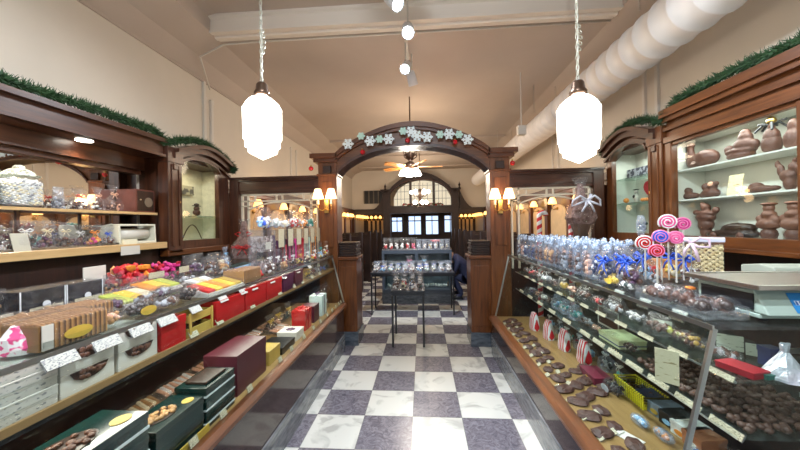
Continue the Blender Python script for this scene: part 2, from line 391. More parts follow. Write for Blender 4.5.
# ---- arched wooden screen
def arch_screen(Y, x0, x1, xl, xr, apex, label, group=None, deep=.26, mid=False, cw=.25, spring=2.27, oz=2.53):
    """x0,x1: outer ends at the walls; xl,xr: the opening; columns stand outside of the opening"""
    t = thing('arched_screen', label, 'archway', (0, Y, 0), 0)
    D = deep
    for s, X in ((-1, xl), (1, xr)):
        a, bb = (X-cw, X) if s < 0 else (X, X+cw)
        q = MB().box(a, bb, 0, D, 0, spring).box(a-.015, bb+.015, -.015, D+.015, spring-.03, spring)
        q.box(a, bb, .01, D-.01, spring, oz-.06)
        q.box(a+.05, bb-.05, -.012, 0, 1.3, spring-.1)
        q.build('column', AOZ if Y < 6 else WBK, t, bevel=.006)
        # capital block
        MB().box(a+.07, bb-.07, -.03, 0, spring+.0, spring+.10).build('capital_ornament', WBK, t, bevel=.01)
        MB().box(a-.02 , bb+.02, -.03, D+.03, 0, .18).build('plinth', MARB, t, bevel=.004)
    n = 28; cx = (xl+xr)/2; hw = (xr-xl)/2; inner = []; outer = []; crown = []
    for i in range(n+1):
        u = -1+2*i/n; x = cx+hw*u
        zi = spring-.02+(apex-.30-spring+.02)*math.sqrt(max(0, 1-(abs(u)**2.1)*.93))-(apex-.30-spring+.02)*math.sqrt(.07)*abs(u)**2.1
        zo = oz+(apex-oz)*(math.cos(u*PI/2*.98)**.9 if abs(u) < 1 else 0)
        inner.append((x, zi)); outer.append((x, zo-.06)); crown.append((x, zo))
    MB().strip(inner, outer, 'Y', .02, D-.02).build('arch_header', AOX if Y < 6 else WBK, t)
    MB().strip([(x, z) for x, z in inner], [(x, z+.035) for x, z in inner], 'Y', -.015, D+.015).build('arch_moulding', WDX, t)
    q = MB().strip([(x, z-.0) for x, z in outer], crown, 'Y', -.06, D+.06)
    q.strip([(x, z-.035) for x, z in outer], outer, 'Y', -.03, D+.03)
    for s, X in ((-1, xl), (1, xr)):
        a, bb = (X-cw-.09, X+.02) if s < 0 else (X-.02, X+cw+.09)
        q.box(a, bb, -.06, D+.06, oz-.06, oz); aa, b2 = (a+.04, bb) if s < 0 else (a, bb-.04)
        q.box(aa, b2, -.03, D+.03, oz-.11, oz-.06)
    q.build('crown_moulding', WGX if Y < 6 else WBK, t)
    for s, (a, bb) in ((-1, (x0, xl-cw)), (1, (xr+cw, x1))):
        q = MB().box(a, bb, .03, D-.03, 2.03, 2.20).box(a, bb, .0, D, 2.20, 2.225).box(a, bb, -.03, D+.03, 2.225, 2.25)
        q.box(a+.05, bb-.05, .02, .03, 2.07, 2.17)
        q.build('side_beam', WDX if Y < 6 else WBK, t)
        e = x0 if s < 0 else x1
        MB().box(e, e-s*.12, .0, D, 0, 2.2).build('end_post', WDZ, t)
    return t
MARB = mat('dark_marble', (.035,.045,.06), .15, col2=(.12,.14,.17), nscale=9, stretch=(1,3,3))
MARBG = mat('grey_marble', (.075,.085,.095), .1, col2=(.21,.22,.235), nscale=6, stretch=(6,1.2,6))
scr = arch_screen(4.1, -2.58, 2.26, -1.11, .87, 2.90, 'carved wooden archway with side beams, hung with snowflakes, nearest the camera')
# lattice trim in the side openings
def lattice(a, bb, s, flip):
    q = MB(); y0, y1 = 4.14, 4.17
    def bar(x0, x1, z0, z1): q.box(x0, x1, y0, y1, z0, z1)
    w = .022
    bar(a, a+w, 1.0, 2.03); bar(bb-w, bb, 1.0, 2.03); bar(a, bb, 2.008, 2.03)
    i0, i1 = a+.085, bb-.085
    bar(i0, i0+w, 1.0, 2.03); bar(i1-w, i1, 1.0, 2.03); bar(a, bb, 1.925, 1.943)
    for x in (i0+.1, (a+bb)/2-.05, (a+bb)/2+.03, i1-.12): bar(x, x+.016, 1.94, 2.01)
    for z in (1.86,): bar(a, i0+w, z, z+.016); bar(i1-w, bb, z, z+.016)
    n = 14; A = []; B = []
    for i in range(n+1):
        u = -1+2*i/n; x = (i0+i1)/2+(i1-i0)/2*u; z = 1.925-.10*u*u; A.append((x, z)); B.append((x, z-.018))
    q.strip(A, B, 'Y', y0, y1)
    return q.build('lattice_trim', CREAM, scr)
for a, bb, s in ((-2.44, -1.38, -1), (1.14, 2.12, 1)):
    o = lattice(a, bb, s, 0); o.matrix_parent_inverse = Matrix.Translation((0, -4.1, 0))
# far screen with leaded lunette windows
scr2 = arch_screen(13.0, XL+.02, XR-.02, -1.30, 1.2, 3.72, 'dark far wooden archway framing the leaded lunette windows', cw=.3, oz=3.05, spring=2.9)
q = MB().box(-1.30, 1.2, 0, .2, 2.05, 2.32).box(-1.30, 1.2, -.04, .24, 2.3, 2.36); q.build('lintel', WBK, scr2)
for x in (-.45, .5): MB().box(x-.05, x+.05, .02, .18, 2.36, 3.42).build('mullion', WBK, scr2)
g = MB(); 
for x in (-1.0,-.85,-.7,-.3,-.12,.06,.24,.7,.85,1.0): g.box(x-.006, x+.006, .1, .11, 2.36, 3.3)
for z in (2.65, 2.95, 3.2): g.box(-1.12, 1.17, .1, .11, z-.006, z+.006)
g.build('leaded_grid', BLACK, scr2)
n = 14; A = []; B = []
for i in range(n+1):
    u = -1+2*i/n; A.append((.025+1.17*u, 2.36)); B.append((.025+1.17*u, 2.6+.8*math.sqrt(max(0, 1-u*u*.98))))
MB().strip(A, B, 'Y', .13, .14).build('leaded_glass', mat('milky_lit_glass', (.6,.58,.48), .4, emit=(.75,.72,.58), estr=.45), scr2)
for x in (-1.5, 1.55):
    MB().lathe([(.03,0),(.05,.03),(.02,.07),(.045,.12),(.05,.16),(.02,.2),(.004,.27)], (x, .1, 3.05), 10).build('finial', WBK, scr2)
# curved wings easing down from the far screen to its side beams
for s, X in ((-1, -1.45), (1, 1.5)):
    A = []; B = []
    for i in range(9):
        u = i/8; x = X+s*(.05+.75*u); A.append((x, 2.2)); B.append((x, 2.22+.75*(1-math.sin(u*PI/2))**1.6))
    MB().strip(A, B, 'Y', .03, .2).build('curved_wing', WBK, scr2)
struct(MB().box(XL, -1.45, 12.98, 13.28, .0, .02).build('trim_%d' % k, WBK)); k += 1
# street doors and windows beyond
LIT = mat('daylit_street_glass', (.1,.15,.3), .2, emit=(.55,.72,1.), estr=1.3)
def lit_window(name, X, w, z0, z1, label, cat):
    t = thing(name, label, cat, (X, 15.9, z0))
    h = z1-z0
    MB().strip([(-w/2-.08,-.08),(w/2+.08,-.08),(w/2+.08,h+.08),(-w/2-.08,h+.08),(-w/2-.08,-.08)], [(-w/2,0),(w/2,0),(w/2,h),(-w/2,h),(-w/2,0)], 'Y', -.06, .06).build('window_frame', WBK, t)
    MB().box(-w/2, w/2, 0, .02, 0, h).build('pane', LIT, t)
    q = MB().box(-w/2, w/2, -.03, 0, h*.72, h*.72+.05).box(-.02, .02, -.03, 0, 0, h)
    q.build('muntin', WBK, t)
struct(MB().box(XL+.01, XR-.01, YF-.06, YF-.01, 0, 2.3).build('trim_%d' % k, WBK)); k += 1
lit_window('street_window', -1.25, .50, 1.25, 1.95, 'bright street window at the back of the room, left of the door', 'window')
lit_window('street_door', -.36, .60, 1.1, 2.0, 'bright glass street door at the far end, left leaf', 'door')
lit_window('street_door', .50, .60, 1.1, 2.0, 'bright glass street door at the far end, right leaf', 'door')
lit_window('street_window', 1.4, .55, 1.2, 2.0, 'bright street window at the back of the room, right of the door', 'window')
# vent grille on the far wall
t = thing('vent_grille', 'dark barred vent grille high on the far left wall', 'vent', (-2.02, 13.27, 2.5))
MB().box(-.42, .42, .03, .06, 0, .55).build('backing', BLACK, t); q = MB()
for i in range(5): q.box(-.42+i*.2, -.38+i*.2, 0, .03, 0, .55)
q.build('grille_bars', mat('bronze_bar', (.16,.13,.09), .5), t)
struct(MB().box(XL, -1.42, 13.34, 13.38, 2.26, 3.9).build('wall_far_left', WALL)); struct(MB().box(1.42, XR, 13.34, 13.38, 2.26, 3.9).build('wall_far_right', WALL))
A = []; B = []
for i in range(15):
    u = -1+2*i/14; x = .025+1.53*u; A.append((x, 2.95+.60*math.cos(u*PI/2))); B.append((x, ZC))
struct(MB().strip(A, B, 'Y', 13.39, 13.43).build('wall_far_top', WALL))
for X0, X1 in ((XL, -1.5), (1.55, XR)): struct(MB().box(X0, X1, 13.33, 13.385, 3.85, ZC).build('trim_%d' % k, WALL)); k += 1

# ---- side walls beyond the screen: panels with pilasters
def wall_panels(X, s, label):
    t = thing('wall_panelling', label, 'wall panelling', (X, 0, 0))
    def bx(x0, x1, *a): return (min(s*x0, s*x1), max(s*x0, s*x1), *a)
    q = MB(); q.box(*bx(0, .04, 4.4, 12.9, 0, 2.15)); q.build('backboard', WDZ, t)
    q = MB(); q.box(*bx(0, .14, 4.4, 12.9, 2.15, 2.25)); q.box(*bx(0, .10, 4.4, 12.9, 2.09, 2.15)); q.build('cornice', WDY, t)
    y = 4.75; i = 0
    while y < 12.8:
        MB().box(*bx(.04, .09, y-.07, y+.07, .9, 2.09)).build('pilaster', WGZ, t)
        if y+.95 < 12.9:
            z1 = 1.92; A = []; B = []
            for j in range(9):
                u = -1+j/4; A.append((y+.5+.33*u, 1.05)); B.append((y+.5+.33*u, z1-.14+.14*math.sqrt(max(0, 1-u*u))))
            MB().strip(A, B, 'X', s*.04, s*.06).build('cream_panel', mat('cream_panel', (.62,.44,.24), .5, noise=.1), t)
        y += 1.0; i += 1
    return t
wall_panels(XL, 1, 'wooden wall panelling with cream panels along the far left wall')
wall_panels(XR, -1, 'wooden wall panelling with cream panels along the far right wall')

t = thing('wall_panelling', 'cream striped panels on the end wall beside the street doors', 'wall panelling', (0, 15.93, 0))
for X in (-2.66,-2.44,-2.22,-2.0,-1.78,1.65,1.85,2.05,2.25,2.45): MB().box(X-.055, X+.055, -.03, 0, 1.15, 1.82).build('cream_panel', mat('cream_panel', (.62,.44,.24), .5, noise=.1), t)
# ---- sconces
SH = mat('lit_parchment_shade', (.9,.75,.5), .6, emit=(1., .50, .13), estr=2.6)
SHB = mat('lit_parchment_shade_bright', (.9,.8,.6), .6, emit=(1., .68, .34), estr=2.4)
def sconce(double, label, group=None, shade=None):
    t = thing('wall_sconce', label, 'sconce', (0,0,0), 0, group)
    if double:
        MB().box(-.03, .03, -.02, 0, -.16, .02).build('backplate', BRASS, t, bevel=.006)
        for s in (-1, 1):
            MB().tube([(0,-.02,-.1), (s*.04,-.06,-.13), (s*.085,-.09,-.11), (s*.085,-.09,-.04)], .007, 6).build('arm', BRASS, t, smooth=True)
            MB().lathe([(.022,-.05),(.014,-.04),(.012,.05)], (s*.085,-.09,0), 8).build('candle_sleeve', WHITE, t, smooth=True)
            MB().lathe([(.072,.02),(.066,.05),(.040,.145),(.036,.148),(.038,.135),(.066,.03)], (s*.085,-.09,0), 16).build('lamp_shade', shade or SHB, t, smooth=True)
    else:
        MB().lathe([(.03,-.03),(.035,-.02),(.03,0)], (0,0,-.08), 8, ax='Y').build('backplate', BRASS, t)
        MB().tube([(0,-.02,-.08), (0,-.08,-.11), (0,-.11,-.08), (0,-.11,0)], .008, 6).build('arm', BRASS, t, smooth=True)
        MB().lathe([(.08,0),(.078,.03),(.05,.11),(.03,.13),(.0,.13)], (0,-.11,0), 14).build('lamp_shade', shade or SH, t, smooth=True)
    return t
p = Placer(sconce(True, ''))
p.put((-1.235, 4.06, 1.91), 0, 'brass sconce with two lit shades on the left archway column', 'archway sconces')
p.put((.985, 4.06, 1.86), 0, 'brass sconce with two lit shades on the right archway column', 'archway sconces')
p = Placer(sconce(False, '')); n = 0
for i in range(8):
    y = 5.25+i*1.0
    p.put((XL+.05, y, 1.93), PI/2, 'lit amber sconce on the left wall panelling, %s beyond the archway' % ORD[i], 'sconces along the far walls')
    p.put((XR-.05, y, 1.93), -PI/2, 'lit amber sconce on the right wall panelling, %s beyond the archway' % ORD[i], 'sconces along the far walls')
for i in range(7):
    p.put((XL+.05, (15.6,15.1,14.6,14.1,13.65,12.6,11.75)[i], 1.93+.0), PI/2, 'small lit amber sconce on the left panelling, %s from the far screen' % ORD[i], 'sconces along the far walls')
    p.put((XR-.05, (15.6,15.1,14.6,14.1,13.65,12.6,11.75)[i], 1.93+.0), -PI/2, 'small lit amber sconce on the right panelling, %s from the far screen' % ORD[i], 'sconces along the far walls')
for i in range(6):
    p.put((-2.75+i*.22, 15.92, 1.93), 0, 'lit amber sconce on the end wall, %s from the left corner' % ORD[i], 'sconces on the end wall')
    p.put((1.55+i*.2, 15.92, 1.93), 0, 'lit amber sconce on the end wall right part, %s from the doors' % ORD[i], 'sconces on the end wall')

light('sconce_glow', 'POINT', (-1.235, 3.90, 1.94), 5, (1,.55,.22), .06); light('sconce_glow', 'POINT', (.985, 3.90, 1.90), 5, (1,.55,.22), .06)
# ---- booths
def booth(s):
    t = thing('booth', '', 'booth')
    def bx(q, x0, x1, *a): q.box(min(s*x0,s*x1), max(s*x0,s*x1), *a); return q
    q = bx(MB(), .02, 1.35, -.03, .03, .1, 1.28); bx(q, 0, 1.37, -.05, .05, 1.28, 1.33); q.build('booth_back', WBK, t)
    bx(MB(), 1.32, 1.40, -.07, .07, 0, 1.42).build('end_post', WBK, t)
    q = bx(MB(), .02, 1.33, .03, .5, .40, .46); q.build('seat', mat('dark_leather', (.02,.012,.012), .4), t, bevel=.015)
    bx(MB(), .02, 1.30, .05, .46, 0, .40).build('seat_base', WBK, t)
    return t
pl, pr_ = Placer(booth(1)), Placer(booth(-1))
for i in range(6):
    y = 5.1+i*1.25
    pl.put((XL+.1, y, 0), 0, 'dark wooden high-back booth on the left side, %s beyond the archway' % ORD[i], 'dining booths')
    pr_.put((XR-.1, y, 0), 0, 'dark wooden high-back booth on the right side, %s beyond the archway' % ORD[i], 'dining booths')

# ---- low pedestals beside the passage
def pedestal(X, label):
    t = thing('pedestal', label, 'pedestal', (X, 4.13, 0))
    MB().box(-.13, .13, 0, .36, .18, 1.12).box(-.10, .10, -.008, 0, .26, 1.04).build('post', WGZ, t, bevel=.004)
    MB().box(-.15, .15, -.02, .38, 1.12, 1.17).build('cap', WGX, t, bevel=.01)
    MB().box(-.142, .142, -.012, .372, 0, .18).build('plinth', MARB, t, bevel=.004)
    q = MB(); [q.box(-.12+.01*(i%2), .13-.01*(i%2), .02, .34, 1.17+i*.032, 1.17+i*.032+.028) for i in range(6)]; q.build('dark_block', WBK, t, bevel=.006)
pedestal(-1.00, 'low wooden pedestal with dark marble foot, left of the passage'); pedestal(.745, 'low wooden pedestal with dark marble foot, right of the passage')

# ---- snowflakes and baubles on the archway
def snowflake(r, m):
    t = MB()
    for i in range(6):
        a = i*PI/3; d = (math.cos(a), math.sin(a)); e = (-d[1], d[0])
        def P(u, v, y=0): return (d[0]*u+e[0]*v, y, d[1]*u+e[1]*v)
        def bar(u0, v0, u1, v1, w):
            dx, dz = u1-u0, v1-v0; l = math.hypot(dx, dz); nx, nz = -dz/l*w, dx/l*w
            pts = [(u0+nx,v0+nz),(u0-nx,v0-nz),(u1-nx,v1-nz),(u1+nx,v1+nz)]
            t.add([P(u,v,-.004) for u,v in pts]+[P(u,v,.004) for u,v in pts], [(0,1,2,3),(7,6,5,4),(0,4,5,1),(1,5,6,2),(2,6,7,3),(3,7,4,0)])
        bar(0, 0, r, 0, .010); bar(r*.45, 0, r*.75, r*.28, .007); bar(r*.45, 0, r*.75, -r*.28, .007)
        bar(r*.12, 0, r*.35, r*.2, .012); bar(r*.12, 0, r*.35, -r*.2, .012)
    t.lathe([(r*.33,-.005),(r*.33,.005)], (0,0,0), 6, ax='Y')
    return tag(t.build('snowflake', m), 'x', 'snowflake')
SF = Placer(snowflake(.074, mat('glitter_white', (.78,.86,.88), .4))); SG = Placer(snowflake(.052, mat('glitter_mint', (.50,.72,.62), .4)))
flk = [(348,144,0),(361,136,1),(370,141,0),(379.5,139,1),(388.5,139,0),(403,131,1),(411,131.5,0),(417,136,0),(427,137,0),(440,134.5,1),(449,134,0),(459,134.5,1),(467.5,139.5,0)]
def ony(x, y, Y):
    d = fwd + ca*(x-400)/FPX - cb*(y-225)/FPX; t = Y/d.y; return (d.x*t, Y, H+d.z*t)
for i, (x, y, g) in enumerate(flk):
    (SG if g else SF).put(ony(x, y, 4.025), 0, '%s snowflake on the archway, %s from its left end' % ('small mint green' if g else 'white glitter', ORD[i]), 'snowflakes on the archway')
def bauble(r, m):
    t = thing('bauble', '', 'bauble'); MB().blob((0,0,0), r, 0, lvl=1).build('ball', m, t, smooth=True)
    MB().lathe([(.012,r*.9),(.012,r+.012)], (0,0,0), 8).build('hanger_cap', BRASS, t); return t
BB = Placer(bauble(.032, mat('red_glass_ball', (.55,.01,.02), .12, coat=.5)))
for x, y, s in ((362.5,152,'hanging under the left part of the arch'), (407.5,140.5,'hanging at the top of the arch'), (455,142,'on the right part of the arch'), (311,168.5,'above the left side beam'), (512.5,163,'above the right side beam')):
    X = ony(x, y, 4.04); BB.put(X, 0, 'red glass ball '+s, 'red balls around the archway')
    MB().tube([(X[0], X[1], X[2]+.04), (X[0], X[1]+.05, X[2]+.12)], .002, 4)
# ------------------------------------------------------------------ hanging lanterns
LAMPG = mat('lit_opal_glass', (.95,.93,.85), .4, emit=(1., .94, .83), estr=7.5)
def lantern(X, Y, zb, label):
    t = thing('pendant_lantern', label, 'lantern', (X, Y, zb))
    prof = [(r*.85, z) for r, z in [(.004,0),(.05,.02),(.118,.05),(.125,.085),(.143,.09),(.147,.14),(.158,.15),(.162,.385),(.150,.40),(.135,.425),(.10,.45),(.06,.465),(.05,.48)]]
    MB().lathe(prof, (0,0,0), 8, rot=PI/8).build('lamp_shade', LAMPG, t)
    MB().lathe([(.055,.478),(.058,.50),(.045,.52),(.04,.56),(.03,.575),(.012,.58)], (0,0,0), 14).build('fitter_cap', BRONZE, t, smooth=True)
    ch = MB(); z = .575; i = 0
    while zb+z < ZN-.02:
        a = i%2*PI/2; pts = []
        for k in range(8):
            b = 2*PI*k/8; u = .011*math.cos(b); pts.append((u*math.cos(a), u*math.sin(a), z+.022+.022*math.sin(b)))
        ch.tube(pts, .0032, 4, closed=True); z += .036; i += 1
    for k in range(5):     # slack loop of chain beside the run
        b = .5+k*.04; pts = [(.012+.012*math.cos(2*PI*j/6)+.01*math.sin(k*.8), .01*math.sin(2*PI*j/6), b+.3+.02*math.sin(2*PI*j/6)) for j in range(6)]
        ch.tube(pts, .003, 4, closed=True)
    ch.build('chain', mat('pale_chain', (.62,.62,.52), .35, metal=.5), t)
    MB().tube([(.004,0,.58), (.006,.004,ZN-zb)], .003, 4).build('cord', WHITE, t)
    MB().lathe([(.06,-.03),(.05,0)], (0,0,ZN-zb), 12).build('ceiling_canopy', BRONZE, t)
    return t
lantern(-1.18, 2.3, 2.085, 'large lit opal lantern on a chain at the left')
lantern(1.105, 2.3, 1.99, 'large lit opal lantern on a chain at the right')
lantern(-1.18, -.6, 2.05, 'added opal fill lantern, unseen behind the camera on the left'); lantern(1.1, -.6, 2.0, 'added opal fill lantern, unseen behind the camera on the right')  # extra pair added out of view as fill for the near room

# ------------------------------------------------------------------ track spots
tr = MB().box(-.02, .02, -1.4, 3.30, -.03, 0).build('lighting_track', WHITE, loc=(-.16, 0, ZN-.004)); tag(tr, 'slim white ceiling track that carries the spotlights', 'track')
tr2 = MB().box(-.02, .02, 3.9, 5.0, -.03, 0).build('lighting_track', WHITE, loc=(-.16, 0, ZC-.004)); tag(tr2, 'slim white ceiling track just beyond the beam', 'track')
SPOTL = mat('lit_spot_lens', (1,1,1), .3, emit=(.80,.90,1.), estr=60.)
def spot(loc, target, label, power):
    t = thing('track_spotlight', label, 'spotlight', loc)
    d = (Vector(target)-Vector(loc)).normalized(); q = d.to_track_quat('-Z', 'Y')
    h = bpy.data.objects.new
    b = MB().lathe([(.03,.12),(.055,.10),(.062,.02),(.066,-.07),(.058,-.07),(.05,-.04)], (0,0,0), 16).build('lamp_housing', mat('white_enamel', (.75,.77,.8), .35), t, smooth=True); b.rotation_euler = q.to_euler()
    l = MB().lathe([(.0,-.055),(.056,-.055),(.056,-.045)], (0,0,0), 16).build('lens', SPOTL, t); l.rotation_euler = q.to_euler()
    MB().tube([(0,0,.02), (0,0,(ZN if loc[1] < 3.6 else ZC)-.03-loc[2])], .009, 6).build('stem', WHITE, t)
    o = light('spot_beam', 'SPOT', Vector(loc)+d*.09, power, (.84,.92,1.), .05, spot=1.7, blend=.7); o.rotation_euler = q.to_euler()
spot((-.22, 2.88, 3.62), (1.6, 1.6, 1.2), 'white track spotlight cut by the top of the picture', 260)
spot((-.11, 3.2, 3.54), (.05, 1.0, 1.0), 'brightest white track spotlight, second from the camera', 60)
spot((-.17, 3.98, 3.56), (-.6, 2.4, 1.9), 'white track spotlight under the beam, third from the camera', 200)
spot((-.10, 4.25, 3.52), (.6, 5.7, .9), 'white track spotlight aimed right, farthest of the four', 330)
spot((-.16, .8, 3.7), (-2.2, 1.6, 1.2), 'added track spotlight, unseen overhead, aimed left', 260)  # added out of view to light the left counter
spot((-.16, .3, 3.7), (1.8, 1.3, 1.0), 'added track spotlight, unseen overhead, aimed right', 260)  # added out of view to light the right counter
spot((-.16, -.8, 3.7), (0, 4.6, .6), 'added track spotlight, unseen behind the camera', 160)  # added out of view to brighten the passage tables

# ------------------------------------------------------------------ ceiling fan and chandelier
t = thing('ceiling_fan', 'ceiling fan with wooden blades and a glowing glass light kit beyond the archway', 'fan', (-.19, 5.75, 2.55))
MB().tube([(0,0,.3), (0,0,ZC-2.55)], .012, 6).lathe([(.012,1.38),(.05,1.40),(.06,1.48)], (0,0,0), 12).build('downrod', BRONZE, t)
q = MB().lathe([(.03,.34),(.12,.30),(.05,.22),(.03,.18),(.10,.14),(.13,.08),(.10,.03),(.04,0)], (0,0,0), 16)
for i in range(8):
    a = i*PI/4; q.tube([(.03*math.cos(a),.03*math.sin(a),.2), (.11*math.cos(a),.11*math.sin(a),.26), (.12*math.cos(a),.12*math.sin(a),.36), (.15*math.cos(a),.15*math.sin(a),.38)], .009, 5)
q.build('motor_housing', BRONZE, t, smooth=True)
for i in range(5):
    a = i*2*PI/5+.12; M = Matrix.Rotation(a, 3, 'Z'); vs = []
    for u, w in ((.13,.03),(.2,.05),(.45,.07),(.55,.06),(.58,.02)):
        for s_, zz in ((1,.10),(-1,.07),(-1,.062),(1,.092)):
            v = M @ Vector((u, w*s_, zz)); vs.append(v)
    fs = []
    for j in range(4):
        for kk in range(4): fs.append((j*4+kk, j*4+(kk+1)%4, (j+1)*4+(kk+1)%4, (j+1)*4+kk))
    fs += [(0,1,2,3),(16,19,18,17)]
    MB().add(vs, fs).build('fan_blade', mat('orange_wood_blade', (.55,.22,.05), .4), t)
FROST = mat('lit_frosted_glass', (.95,.95,.9), .4, emit=(1., .93, .85), estr=14)
for i in range(5):
    a = i*2*PI/5+.5; x, y = .14*math.cos(a), .14*math.sin(a)
    MB().lathe([(.02,.06),(.04,.04),(.06,.0),(.075,-.05),(.07,-.05),(.05,0)], (x,y,-.02), 12).build('glass_shade', FROST, t, smooth=True)
def chandelier(loc, label):
    t = thing('chandelier', label, 'chandelier', loc)
    MB().tube([(0,0,.25), (0,0,ZC-loc[2])], .012, 6).lathe([(.02,.25),(.06,.2),(.03,.1),(.07,0),(.03,-.15),(.06,-.25),(.01,-.32)], (0,0,0), 12).build('stem', BRONZE, t, smooth=True)
    for lv, n, r in ((.12, 6, .27), (-.22, 5, .20)):
        for i in range(n):
            a = i*2*PI/n; x, y = r*math.cos(a), r*math.sin(a)
            MB().tube([(0,0,lv-.1), (x*.6,y*.6,lv-.14), (x,y,lv-.04)], .01, 5).build('arm', BRONZE, t)
            MB().blob((x,y,lv+.02), .062, 0, lvl=1).build('globe', FROST, t, smooth=True)
light('fan_glow', 'POINT', (-.19, 5.75, 2.38), 45, (1,.90,.78), .12)
chandelier((-.05, 10.3, 2.5), 'tiered chandelier of small white globes in front of the far windows')
gl = MB()
for i in range(60):
    x = -.75+i*.027; gl.blob((x+R.uniform(-.01,.01), 12.93, 2.37+R.uniform(0,.07)), R.uniform(.025,.045), .3)
g_ = gl.build('garland', printed('holly_garland', (.03,.08,.03), (.4,.02,.02), 9, .5)); tag(g_, 'short red and green garland on the far lintel', 'garland')

# ------------------------------------------------------------------ wall cabinets
def side(s):       # returns a box helper: a = distance towards the wall from the cabinet face
    F = {-1: -2.58, 1: 2.3}[s]
    def b(q, a0, a1, y0, y1, z0, z1):
        x0, x1 = F+s*a0, F+s*a1; q.box(min(x0,x1), max(x0,x1), y0, y1, z0, z1); return q
    return F, b
def arched_front(q, F, s, y0, y1, h0, h1, zb, z0, zs, za, top, th):
    """door panel y0..y1 with an arched hole h0..h1 from z0 to spring zs and crown za; the panel runs from zb to top(y)"""
    x0, x1 = F, F+s*th; a, c_ = min(x0,x1), max(x0,x1)
    q.box(a, c_, y0, h0, zb, zs); q.box(a, c_, h1, y1, zb, zs); q.box(a, c_, h0, h1, zb, z0)
    A = []; B = []
    n = 18
    for i in range(n+1):
        u = -1+2*i/n; y = (h0+h1)/2+(h1-h0)/2*u; A.append((y, zs+(za-zs)*math.sqrt(max(0, 1-u*u)))); B.append((y, top(y)))
    q.strip(A, B, 'X', a, c_)
    q.prism([(y0, zs), (h0, zs), (h0, top(h0)), (y0, top(y0))], 'X', a, c_); q.prism([(h1, zs), (y1, zs), (y1, top(y1)), (h1, top(h1))], 'X', a, c_)
    return A
LEDW = mat('lit_cabinet_strip', (1,1,1), .5, emit=(.95,1.,.93), estr=9.)
INT = mat('pale_mint_lining', (.60,.60,.53), .5)
def door_cabinet(s, label):
    F, b = side(s); W = XL if s < 0 else XR
    dep = abs(W-F)-.006
    y0, y1 = (3.12, 4.06) if s < 0 else (3.25, 4.09); zt = 2.36 if s < 0 else 2.42
    t = thing('corner_cabinet', label, 'cabinet', (0,0,0))
    pk = zt+.13
    top = lambda y: zt-.02+(pk-zt)*math.cos((y-(y0+y1)/2)/(y1-y0)*PI)
    h0, h1 = (3.24, 3.87) if s < 0 else (3.38, 4.0)
    q = MB(); arch = arched_front(q, F, s, y0, y1, h0, h1, 1.33, 1.45, 2.26 if s < 0 else 2.30, 2.36 if s < 0 else 2.42, top, .05)
    d = q.build('door', WDZ if s < 0 else WGZ, t)
    MB().lathe([(.014,0),(.014,.02),(.006,.03)], (F+s*-.02, h0-.05, 1.85), 8).build('knob', BRASS, d)
    # crown
    ys = [y0-.02+(y1-y0+.04)*i/20 for i in range(21)]
    q = MB()
    for o_, z_a, z_b in ((.035, -.09, -.06), (.06, -.03, .03), (.10, .03, .07)):
        x0, x1 = F-s*o_, F+s*.1
        q.strip([(y, top(min(max(y,y0),y1))+z_a) for y in ys], [(y, top(min(max(y,y0),y1))+z_b) for y in ys], 'X', min(x0,x1), max(x0,x1))
    x0, x1 = F-s*.03, F
    q.strip([(a_, z_) for a_, z_ in arch], [(a_, z_+.03) for a_, z_ in arch], 'X', min(x0,x1), max(x0,x1))
    q.build('crown_moulding', WDY, t)
    q = MB(); b(q, .0, dep, y1, y1+.02, 1.33, zt-.03); b(q, .05, dep, y0, y0+.03, 1.33, zt-.03); b(q, .05, dep, y0, y1, zt-.03, zt); b(q, .05, dep, y0, y1, 1.33, 1.40)
    q.build('carcass', WDZ, t)
    q = MB(); b(q, dep-.02, dep, y0+.03, y1, 1.40, zt-.03); b(q, .06, dep-.02, y1-.012, y1, 1.40, zt-.03); b(q, .06, dep-.02, y0+.03, y0+.04, 1.40, zt-.03); b(q, .05, dep-.02, y0+.04, y1-.012, 1.40, 1.45)
    q.build('lining', INT if s > 0 else mat('pale_gold_lining', (.62,.56,.40), .5, noise=.1, nscale=20), t)
    for z in ((1.78, 2.07) if s > 0 else (1.72,)):
        q = MB(); b(q, .07, dep-.03, y0+.04, y1-.012, z, z+.01); q.build('glass_shelf', GLASSG, t)
    q = MB(); b(q, .02, .03, h0, h1, 1.45, zt-.02); q.build('glass_pane', GLASS, t)
        # carved corner pilaster towards the camera
    q = MB(); b(q, -.03, .08, y0-.09, y0+.10, 1.33, zt+.02); b(q, -.04, .08, y0-.10, y0+.11, zt-.10, zt+.06); b(q, -.04, -.03, y0-.05, y0-.035, 1.4, zt-.12); b(q, -.04, -.03, y0+.045, y0+.06, 1.4, zt-.12); q.build('pilaster', WGZ if s > 0 else WDZ, t, bevel=.01)
    q = MB(); b(q, -.05, -.03, y0-.03, y0+.03, zt-.17, zt-.11); q.build('rosette', WDZ, t, bevel=.005)
    q = MB(); b(q, -.03, .06, y0-.1, y1, 1.30, 1.36); q.build('sill', WGY, t, bevel=.006)
    q = MB(); b(q, .12, dep, y0-.1, y1, .0, 1.30); q.build('base_cupboard', WBK, t)
    return t
door_cabinet(-1, 'tall arched glass corner cabinet against the left wall'); door_cabinet(1, 'tall arched glass corner cabinet against the right wall')
light('cabinet_fill', 'AREA', (-2.72, 3.55, 2.28), 3, (1,.9,.7), (.1,.6)); light('cabinet_fill', 'AREA', (2.45, 3.6, 2.33), 4, (.92,1,.94), (.1,.6))  # hidden area lights added to brighten both corner cabinets, no fixture

